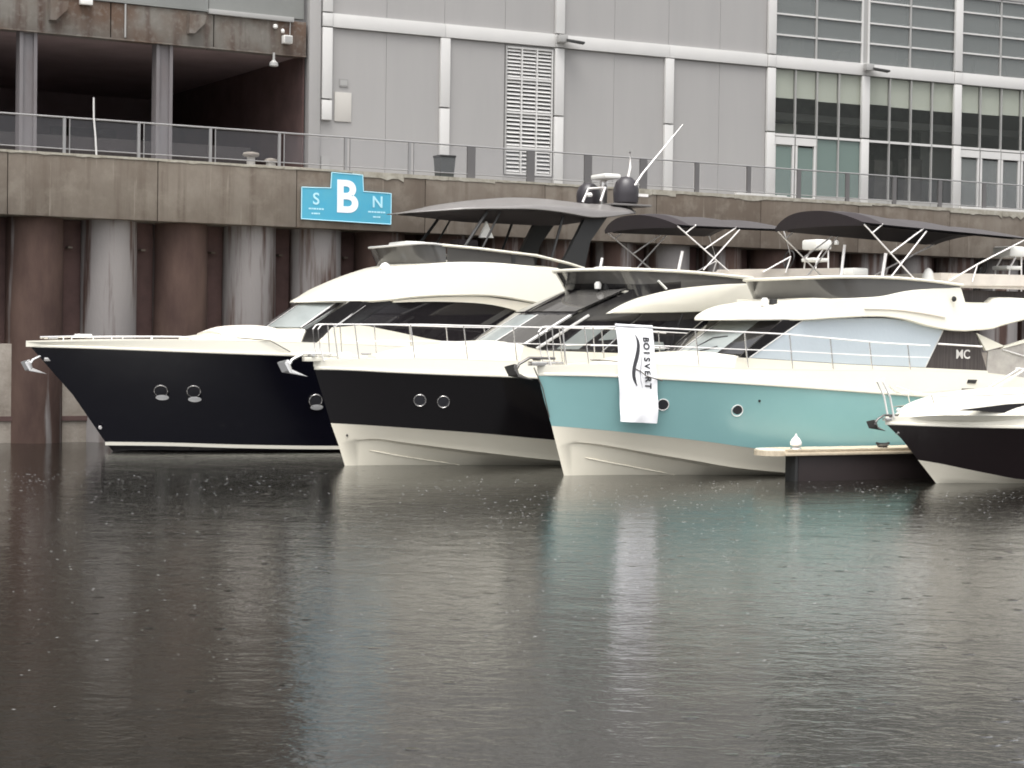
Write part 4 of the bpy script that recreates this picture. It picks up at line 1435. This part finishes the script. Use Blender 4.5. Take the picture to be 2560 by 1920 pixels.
# ------------------------------------------------------------------ navy yacht with the grey hardtop (largest, farthest)
def yacht_navy():
    R = tag(empty("motor_yacht", (-10.233, 49.280, 0), R28), "large navy hulled motor yacht with a grey hardtop and black radar domes", "yacht", "flybridge yachts moored side by side")
    h = Hull(16.0, {
        "keel": ([(0.05, -.02), (.8, -.25), (3, -.65), (16, -.6)], .02, 3, 1),
        "chine_in": ([(-.02, .02), (.6, .03), (2, .0), (5, -.04), (16, -.1)], 2.05, 9.0, 1.75),
        "chine_out": ([(-.05, .06), (.6, .07), (2, .04), (5, .02), (16, .0)], 2.12, 9.0, 1.75),
        "chine_up": ([(-.1, .12), (.6, .13), (2, .11), (5, .08), (16, .06)], 2.13, 9.0, 1.75),
        "paint": ([(-.20, .24), (.6, .24), (1.29, .235), (3.02, .19), (5.34, .16), (16, .15)], 2.2, 9.0, 1.8),
        "mid": ([(-1.05, 1.45), (.5, 1.42), (3, 1.35), (16, 1.1)], 2.25, 8.5, 1.85),
        "rub": ([(-2.15, 2.68), (-.63, 2.65), (1.2, 2.60), (3.14, 2.55), (5.49, 2.50), (9, 2.4), (16, 2.1)], 2.4, 7.5, 2.0),
        "top": ([(-2.25, 2.78), (-.6, 2.83), (1.2, 2.86), (3.14, 2.86), (6, 2.80), (9, 2.7), (16, 2.45)], 2.36, 7.5, 2.0),
    }, tail=.95)
    hull_set(h, R, "paint_navy", "paint_black")
    h.strip("boot_stripe", [("paint", .008, -.085), ("paint", .012, .005)], BW, R)
    for u in (.95, 1.72):
        porthole(h, u, 1.58, .17, "mid", "rub", R)
    porthole(h, 4.75, 1.36, .17, "paint", "rub", R)
    # pale ovals put in for the white reflection in the portholes' chromed recesses
    for u, z in ((.97, 1.42), (1.74, 1.38), (4.80, 1.19)):
        p, nrm = h.on(u, z, "paint", "rub")
        q = nrm.to_track_quat('Z', 'Y').to_matrix()
        ell = [p + nrm * .02 + q @ Vector((.17 * math.cos(a), .075 * math.sin(a), 0)) for a in [2 * math.pi * k / 16 for k in range(16)]]
        V = ell + [p + nrm * .035]
        fixn(obj("porthole_reflection", V, [(k, (k + 1) % 16, 16) for k in range(16)], "anchor_galv", R, True, 60))
    p, nrm = h.on(-.38, .62, "paint", "rub")
    lathe("drain_fitting", [(.045, -.02), (.045, .02)], "steel_white", R, n=8, at=p, tilt=nrm.to_track_quat('Z', 'Y').to_matrix())
    shell("coachroof", [(1.9, .6, 2.75, 2.93), (2.6, 1.15, 2.75, 3.02), (3.1, 1.4, 2.75, 3.08), (4.0, 1.62, 2.75, 3.16), (5.0, 1.78, 2.75, 3.22), (5.6, 1.8, 2.75, 3.24)], BW, R, crown=.05)
    sp = shell("sun_pad", [(2.55, 1.0, 2.95, 3.06), (3.0, 1.15, 3.0, 3.20), (3.7, 1.25, 3.05, 3.24), (3.95, 1.25, 3.1, 3.22)], "gelcoat_beige_shade", R, crown=.06, round_=.05)
    core = [(4.4, 2.7), (4.6, 3.2), (5.8, 3.96), (12.2, 4.1), (12.6, 2.6)]
    n = len(core)
    fixn(obj("cabin_trim", [P(u, 1.76, z) for u, z in core] + [P(u, -1.76, z) for u, z in core],
             [tuple(range(n)), tuple(range(n, 2 * n))[::-1]] + [(i, (i + 1) % n, n + (i + 1) % n, n + i) for i in range(n)], "black_gloss", R))
    pane("windscreen", 4.12, 3.26, 5.08, 3.92, 1.25, 1.8, -1.72, .08, "glass_tinted", R)
    pane("windscreen", 4.12, 3.26, 5.08, 3.92, 1.25, 1.8, .13, 1.18, "sunshade", R)
    pane("windscreen_frame", 4.10, 3.26, 5.06, 3.92, 1.25, 1.8, .08, .13, "frame_white", R)
    pane("windscreen_frame", 4.10, 3.26, 5.06, 3.92, 1.25, 1.8, 1.18, 1.22, "frame_white", R)
    pane("windscreen_pillar", 4.12, 3.26, 5.08, 3.92, 1.25, 1.8, 1.22, 1.8, "black_gloss", R)
    side_panel("side_pillar", [(5.5, 3.28), (6.0, 3.40), (6.9, 3.90), (6.2, 3.95)], 1.79, "black_gloss", R, th=.05)
    side_panel("side_glass", [(6.05, 3.36), (8.28, 2.98), (9.39, 2.88), (10.3, 2.92), (10.62, 3.40), (11.0, 3.72), (10.24, 3.93), (9.42, 4.02), (6.92, 3.90)], 1.79, "glass_tinted", R, th=.03)
    side_panel("side_pillar", [(9.6, 3.4), (9.9, 3.4), (10.7, 3.85), (10.5, 3.9)], 1.80, "glass_smoke", R, th=.02)
    side_panel("cabin_side", [(4.75, 2.7), (5.3, 3.26), (6.05, 3.33)] + smooth_poly([(6.32, 3.31), (7.3, 3.14), (8.28, 2.97), (9.39, 2.87), (10.6, 2.88)], 3) + [(12.5, 2.9), (12.5, 2.6)], 1.83, BW, R, th=.1)
    shell("roof_brow", [(4.92, .03, 3.92, 3.935), (5.08, .7, 3.92, 3.965), (5.45, 1.25, 3.925, 4.07), (6.0, 1.72, 3.93, 4.31), (6.5, 1.85, 3.95, 4.52), (7.0, 1.9, 4.0, 4.72), (7.6, 1.92, 4.08, 4.91), (8.6, 1.93, 4.15, 5.06), (10.0, 1.93, 4.17, 5.10), (11.5, 1.92, 3.99, 5.03), (12.27, 1.9, 3.92, 4.96), (12.72, 1.88, 4.2, 4.55)], BW, R, n=46, crown=.10, tum=.16, ang=30, round_=.04)
    lip = smooth_poly([(7.0, 3.99), (7.79, 4.08), (9.41, 4.17), (10.52, 4.09), (11.54, 3.97), (12.0, 3.95)], 3) + smooth_poly([(11.9, 3.45), (11.35, 3.60), (11.03, 3.72), (10.24, 3.91), (9.42, 3.99), (8.2, 4.0), (7.0, 3.95)], 3)
    side_panel("brow_lip", lip, 1.87, "gelcoat_cream", R, th=.1)
    side_panel("aft_cabin_side", [(11.3, 3.65), (12.1, 3.95), (12.6, 2.6), (10.9, 2.6), (10.65, 3.1)], 1.84, "curtain_dark", R, th=.08)
    # flying bridge screen
    zt = [(7.3, 5.47), (8.0, 5.54), (8.7, 5.50)]
    band_screen("fly_windscreen", uring(7.38, 8.62, 1.66, .9, zt), uring(7.58, 8.62, 1.70, .95, 5.02), "glass_smoke", R)
    for s in (1, -1):
        side_panel("fly_screen_side", [(8.66, 5.08), (8.66, 5.47), (11.3, 5.30), (11.35, 5.06)], 1.70, "glass_smoke", R, th=.02, sides=(s,))
        box("screen_post", 10.62, 10.72, -s * 1.72 - .01, -s * 1.72 + .01, 5.05, 5.34, "rubber", R)
        tube("fly_side_rail", [P(*p) for p in ((8.5, s * 1.69, 5.53), (9.6, s * 1.71, 5.47), (11.39, s * 1.72, 5.34), (12.4, s * 1.70, 5.16), (12.95, s * 1.66, 5.03))], .04, BW, R)
    tube("fly_cap_rail", [(p[0], p[1], p[2] + .02) for p in uring(7.36, 8.7, 1.68, .9, zt)], .03, "frame_white", R)
    box("console_cover", 7.9, 8.5, -.7, .5, 5.15, 5.66, "seat_white", R, b=.05)
    box("helm_seat", 9.4, 10.0, -.9, -.3, 5.1, 5.75, "canvas_black", R, b=.05)
    lathe("mast_head_light", [(.15, 0), (.16, .06), (.10, .15), (.02, .19)], "seat_white", R, n=14, at=P(7.25, .75, 4.86))
    # hardtop
    ht = [(7.65, .10, 6.40, 6.415), (8.15, .70, 6.44, 6.465), (8.7, 1.22, 6.48, 6.52), (9.2, 1.58, 6.52, 6.58), (10.5, 1.74, 6.58, 6.67), (11.3, 1.80, 6.60, 6.72), (12.2, 1.80, 6.55, 6.73), (13.1, 1.78, 6.46, 6.70), (13.7, 1.72, 6.50, 6.68), (14.5, 1.45, 6.62, 6.72), (15.1, .9, 6.7, 6.76)]
    shell("hardtop", ht, "hardtop_grey", R, n=40, crown=[(7.75, .02), (8.4, .07), (9.2, .17), (10.5, .28), (12, .31), (15.1, .26)], tum=.3, under=.03, round_=.02, ang=25)
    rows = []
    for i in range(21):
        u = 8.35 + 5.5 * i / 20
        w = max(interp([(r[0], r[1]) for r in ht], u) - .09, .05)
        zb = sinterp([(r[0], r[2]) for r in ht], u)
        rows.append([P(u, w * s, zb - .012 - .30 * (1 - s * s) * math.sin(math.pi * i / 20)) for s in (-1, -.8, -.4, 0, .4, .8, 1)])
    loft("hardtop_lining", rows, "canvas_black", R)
    for s in (1, -1):
        tube("hardtop_strut", [P(9.95, s * 1.5, 6.50), P(9.0, s * 1.62, 5.2)], .045, "rubber", R, n=6)
        tube("hardtop_strut", [P(10.35, s * 1.5, 6.52), P(9.6, s * 1.62, 5.2)], .03, "rubber", R, n=6)
        tube("hardtop_strut", [P(12.35, s * 1.5, 6.52), P(11.9, s * 1.6, 5.2)], .04, "rubber", R, n=6)
        side_panel("hardtop_arch", [(13.05, 6.50), (13.75, 6.52), (13.2, 5.8), (13.0, 4.9), (12.1, 4.9), (12.45, 5.4)], 1.55, "rubber", R, th=.16, sides=(s,))
    # a pale pennant-shaped piece hanging beyond the struts
    fixn(obj("pale_triangle", [P(10.2, .9, 6.27), P(10.42, .9, 5.82), P(10.0, .9, 5.82), P(10.2, 1.0, 6.27), P(10.42, 1.0, 5.82), P(10.0, 1.0, 5.82)], [(0, 1, 2), (5, 4, 3), (0, 3, 4, 1), (1, 4, 5, 2), (2, 5, 3, 0)], "seat_white", R))
    # domes, radar, aerials on the hardtop
    for u, v, r_d, hgt in ((14.40, -.66, .36, .66), (14.90, .64, .375, .80)):
        lathe("radar_dome", [(r_d * .8, 0), (r_d * .95, .05), (r_d, hgt * .35), (r_d * .97, hgt * .55), (r_d * .8, hgt * .8), (r_d * .45, hgt * .96), (.03, hgt)], "dome_black", R, n=22, at=P(u, v, 7.0 if v < 0 else 6.98))
        lathe("dome_foot", [(r_d * .5, 0), (r_d * .4, .25)], "hardtop_grey", R, n=12, at=P(u, v, 6.75))
    mast = box("radar_mast", 14.42, 14.62, -.07, .07, 6.95, 7.70, "steel", R, b=.03)
    box("radar_scanner", 14.3, 14.85, -.45, .4, 7.72, 7.86, "seat_white", mast, b=.06)
    lathe("horn_lamp", [(.07, 0), (.09, .05), (.05, .12)], "lamp_white", mast, n=12, at=P(14.0, .1, 7.18))
    tube("mast_arm", [P(14.0, -.3, 7.05), P(14.2, -.3, 7.45), P(14.4, .3, 7.45), P(14.2, .4, 7.05)], .04, "steel_white", mast, n=6)
    tube("whip_aerial", [P(14.95, 1.05, 7.5), P(15.2, 1.05, 7.85), P(16.55, 1.05, 9.35)], [.035, .03, .012], "steel_white", R, n=6)
    tube("aerial_stub", [P(15.2, .2, 7.65), P(15.3, .2, 8.1), P(15.28, .2, 8.55)], [.045, .04, .02], "steel_white", R, n=6)
    box("aerial_bracket", 15.1, 15.5, -.9, -.7, 7.2, 7.28, "steel_white", R)
    box("deck_plate", 14.2, 15.5, -1.1, 1.1, 6.90, 6.96, "hardtop_grey", R, b=.02)
    # foredeck fittings
    for s in (1, -1):
        tube("toe_rail", [P(u, s * (h.v("top", u) - .22), h.z("top", u) + .10) for u in [-1.2 + .3 * k for k in range(13)]], .018, "steel_white", R, n=6)
        for u in (-1.2, -.3, .6, 1.5, 2.4):
            tube("rail_foot", [P(u, s * (h.v("top", u) - .22), h.z("top", u) - .02), P(u, s * (h.v("top", u) - .22), h.z("top", u) + .10)], .016, "steel_white", R, n=6)
        box("cleat", -1.75, -1.5, -s * .2 - .03, -s * .2 + .03, 2.86, 2.92, "steel", R, b=.01)
    box("windlass", -1.0, -.6, -.15, .15, 2.9, 3.0, "steel_white", R, b=.03)
    tube("bow_chain", [P(-.6, 0, 2.95), P(-1.9, 0, 2.9)], .03, "steel", R, n=6)
    a = anchor(R, -1.75, 2.36, "anchor_galv", 1.15, "steel")
    tube("mooring_line", [P(2.6, 2.0, 2.96), P(3.4, 2.26, 2.9), P(3.9, 2.38, 2.62)], .014, "rope", R, n=5)
    return R


yacht_navy()


# ------------------------------------------------------------------ small sports cruiser at the right
def cruiser():
    R = tag(empty("sports_cruiser", (9.318, 41.923, 0), R28), "small black hulled sports cruiser with a white deck at the right edge", "motorboat")
    h = Hull(8.6, {
        "keel": ([(0, -.02), (.5, -.12), (2, -.4), (8.6, -.4)], .02, 3, 1),
        "chine_in": ([(-.1, .08), (.5, .06), (2, -.05), (8.6, -.1)], .95, 5, 1.7),
        "chine_out": ([(-.18, .16), (.5, .12), (2, .0), (8.6, -.02)], 1.0, 5, 1.7),
        "chine_up": ([(-.3, .28), (.4, .20), (2, .03), (8.6, .0)], 1.05, 5.2, 1.75),
        "paint": ([(-.54, .52), (-.1, .45), (.39, .35), (1.1, .21), (1.83, .09), (4, .05), (8.6, .04)], 1.15, 5.4, 1.8),
        "mid": ([(-1.0, .98), (.0, .92), (2, .8), (8.6, .65)], 1.22, 4.8, 1.9),
        "rub": ([(-1.45, 1.32), (-.8, 1.30), (0, 1.28), (1.3, 1.26), (8.6, 1.15)], 1.28, 4.5, 2.0),
        "top": ([(-1.46, 1.44), (-.8, 1.46), (0, 1.46), (1.3, 1.46), (8.6, 1.35)], 1.24, 4.4, 2.0),
    })
    hull_set(h, R, "paint_maroon", "gelcoat_cream", deck_z=.01)
    shell("foredeck_cabin", [(-1.12, .12, 1.40, 1.47), (-.9, .36, 1.40, 1.60), (-.4, .70, 1.40, 1.72), (.3, .98, 1.40, 1.83), (1.2, 1.14, 1.40, 1.94), (2.2, 1.18, 1.40, 1.98), (5, 1.18, 1.40, 1.98)], BW, R, crown=.12, tum=.25, round_=.12)
    side_panel("hull_window", [(-.45, 1.635), (.3, 1.70), (1.0, 1.765), (2.4, 1.82), (2.4, 1.58), (1.0, 1.57), (.3, 1.62)], 1.08, "glass_tinted", R, th=.12)
    side_panel("hull_window", [(.8, 1.66), (1.4, 1.72), (2.3, 1.74), (2.3, 1.60), (1.3, 1.60)], 1.065, "glass_tinted", R, th=.02)
    for v0, v1 in ((-1.0, -.04), (.04, 1.0)):
        pane("windscreen", 1.55, 2.06, 2.5, 2.50, .8, 1.05, v0, v1, "glass_rail", R)
    tube("windscreen_frame", [P(1.55 + .8 * (v / 1.05) ** 2 + .95 * 1, v, 2.51) for v in [-1.05 + .175 * k for k in range(13)]], .022, "steel_white", R, n=6)
    tube("windscreen_frame", [P(1.55 + .8 * (v / 1.05) ** 2, v, 2.06) for v in [-1.05 + .175 * k for k in range(13)]], .016, "steel", R, n=6)
    for v in (-1.05, 0, 1.05):
        o = .8 * (v / 1.05) ** 2
        tube("windscreen_frame", [P(1.55 + o, v, 2.06), P(2.5 + o, v, 2.51)], .018, "steel_white", R, n=6)
    # bow hoop and guard rails
    tube("bow_pulpit", [P(-1.30, .1, 1.44), P(-1.42, .1, 1.9), P(-1.62, .1, 2.22), P(-1.50, .0, 2.28), P(-1.62, -.1, 2.22), P(-1.42, -.1, 1.9), P(-1.30, -.1, 1.44)], .02, "steel_white", R, n=6)
    for s in (1, -1):
        tube("guard_rail", [P(-1.30, s * .12, 2.14), P(-.9, s * .35, 1.98), P(-.45, s * .62, 1.92), P(.4, s * .98, 1.95), P(1.6, s * 1.15, 2.0)], .014, "steel", R, n=6)
        for u in (-.45, 1.0):
            v = h.v("top", u) - .08
            tube("stanchion", [P(u + .1, s * v, 1.46), P(u - .08, s * (v - .03), 1.93)], .012, "steel", R, n=6)
        box("cleat", -.9, -.7, -s * .28 - .02, -s * .28 + .02, 1.47, 1.51, "steel", R, b=.01)
    anchor(R, -1.45, 1.42, "anchor_dark", .8)
    lathe("bow_light", [(.04, 0), (.05, .05), (.02, .09)], "lamp_white", R, n=10, at=P(-1.1, 0, 1.56))
    lathe("bow_eye", [(.05, -.02), (.05, .03)], "steel", R, n=10, at=P(-1.12, 0, 1.12), tilt=Matrix.Rotation(-math.pi / 2, 3, 'Y'))
    box("seat_back", 3.6, 4.2, -1.0, 1.0, 1.95, 2.35, "seat_white", R, b=.08)
    return R


cruiser()


# ------------------------------------------------------------------ floating finger dock between the turquoise yacht and the cruiser
def dock():
    R = tag(empty("floating_dock", (1.185, 42.664, 0), R28), "narrow floating dock with a rounded wooden tip and dark float beside the turquoise yacht", "dock")
    v0, v1 = 2.28, 3.14
    r = (v1 - v0) / 2
    vc = (v0 + v1) / 2
    u0 = 3.30 + r
    pol = [(u0 + .0 - r * math.cos(a), vc + r * math.sin(a)) for a in [math.pi / 2 - math.pi * k / 12 for k in range(13)]]
    pol = pol + [(14.5, v0), (14.5, v1)]
    pol = [(u, v) for u, v in pol]

    def slab(name, pol, z0, z1, mt):
        n = len(pol)
        V = [P(u, v, z0) for u, v in pol] + [P(u, v, z1) for u, v in pol]
        return fixn(obj(name, V, [tuple(range(n)), tuple(range(n, 2 * n))[::-1]] + [(i, (i + 1) % n, n + (i + 1) % n, n + i) for i in range(n)], mt, R))
    slab("deck_frame", pol, .56, .665, "dock_wood")
    x = u0 - r * .55
    slab("tip_cap", [(u + .02, vc + (v - vc) * .94) for u, v in pol[:13]], .67, .70, "gelcoat_cream")
    u = u0 + .06
    while u < 14.4:
        box("deck_plank", u, u + .135, -v1 - .01, -v0 + .01, .668, .70 + random.uniform(-.003, .004), "dock_wood", R)
        u += .145
    box("float", 4.12, 14.4, -v1 + .04, -v1 + .40, -.5, .555, "dock_float", R, b=.02)
    box("float_end", 4.03, 4.11, -v1 + .03, -v1 + .41, -.5, .555, "rubber", R, b=.02)
    box("edge_fender", 3.7, 14.4, -v1 - .05, -v1 - .012, .57, .63, "dock_wood", R, b=.01)
    return R


dock()
bl = Matrix.Translation((1.185, 42.664, 0)) @ Matrix.Rotation(R28, 4, 'Z')
lamp = tag(empty("dock_light", bl @ Vector(P(4.15, 2.95, .70))), "small white onion-shaped light on the end of the floating dock", "light")
lathe("foot", [(.13, 0), (.12, .03), (.06, .05)], "steel", lamp, n=14)
lathe("globe", [(.06, .05), (.125, .09), (.13, .15), (.09, .22), (.03, .28), (.012, .34)], "seat_white", lamp, n=16)
tc = tag(empty("dock_cleat", bl @ Vector(P(6.55, 2.95, .70)), R28), "dark dock cleat with coiled rope beside the cruiser's bow", "cleat")
lathe("base", [(.12, 0), (.10, .03)], "rubber", tc, n=12)
tube("horn", [(-.18, 0, .10), (-.08, 0, .08), (.08, 0, .08), (.18, 0, .10)], .028, "rubber", tc)
tube("coil", [(.11 * math.cos(a), .11 * math.sin(a), .04 + .012 * a / 6) for a in [k * .5 for k in range(26)]], .02, "rope", tc, n=6)

# ------------------------------------------------------------------ rain flecking the water: tiny splash crowns, too many to count
def splashes():
    rnd = random.Random(11)
    V, F = [], []
    boats = [((1.185, 42.664), 2.2), ((-3.895, 44.979), 2.2), ((-10.233, 49.280), 2.5), ((9.318, 41.923), 1.4)]
    a = (math.cos(R28), math.sin(R28))
    clusters = [(rnd.uniform(-.27, .27), rnd.uniform(18, 42), rnd.uniform(.6, 2.4)) for _ in range(120)]
    n = 0
    while n < 2600:
        if rnd.random() < .6:
            cx, y, sp = rnd.choice(clusters)
            x = cx * y + rnd.gauss(0, sp * .7)
            y += rnd.gauss(0, sp)
        else:
            y = 13 + 29 * rnd.random() ** .45
            x = rnd.uniform(-.28, .28) * y
        if any(abs((x - o[0]) * -a[1] + (y - o[1]) * a[0]) < b and (x - o[0]) * a[0] + (y - o[1]) * a[1] > -1.5 for o, b in boats):
            continue
        r = rnd.uniform(.004, .011) * (.75 + y / 90)
        h = r * rnd.uniform(.2, .4)
        i = len(V)
        k = 5
        for j in range(k):
            t = 2 * math.pi * j / k + rnd.random()
            q = r * rnd.uniform(.6, 1.3)
            V.append((x + q * 4.2 * math.cos(t), y + q * math.sin(t), -.003))
        V.append((x, y, h))
        for j in range(k):
            F.append((i + j, i + (j + 1) % k, i + k))
        n += 1
    o = obj("rain_splashes", V, F, "splash")
    o["kind"] = "stuff"
    o["label"] = "small white rain splashes flecking the harbour water"
    o["category"] = "rain"


mat("splash", (.17, .17, .165), .4)
splashes()
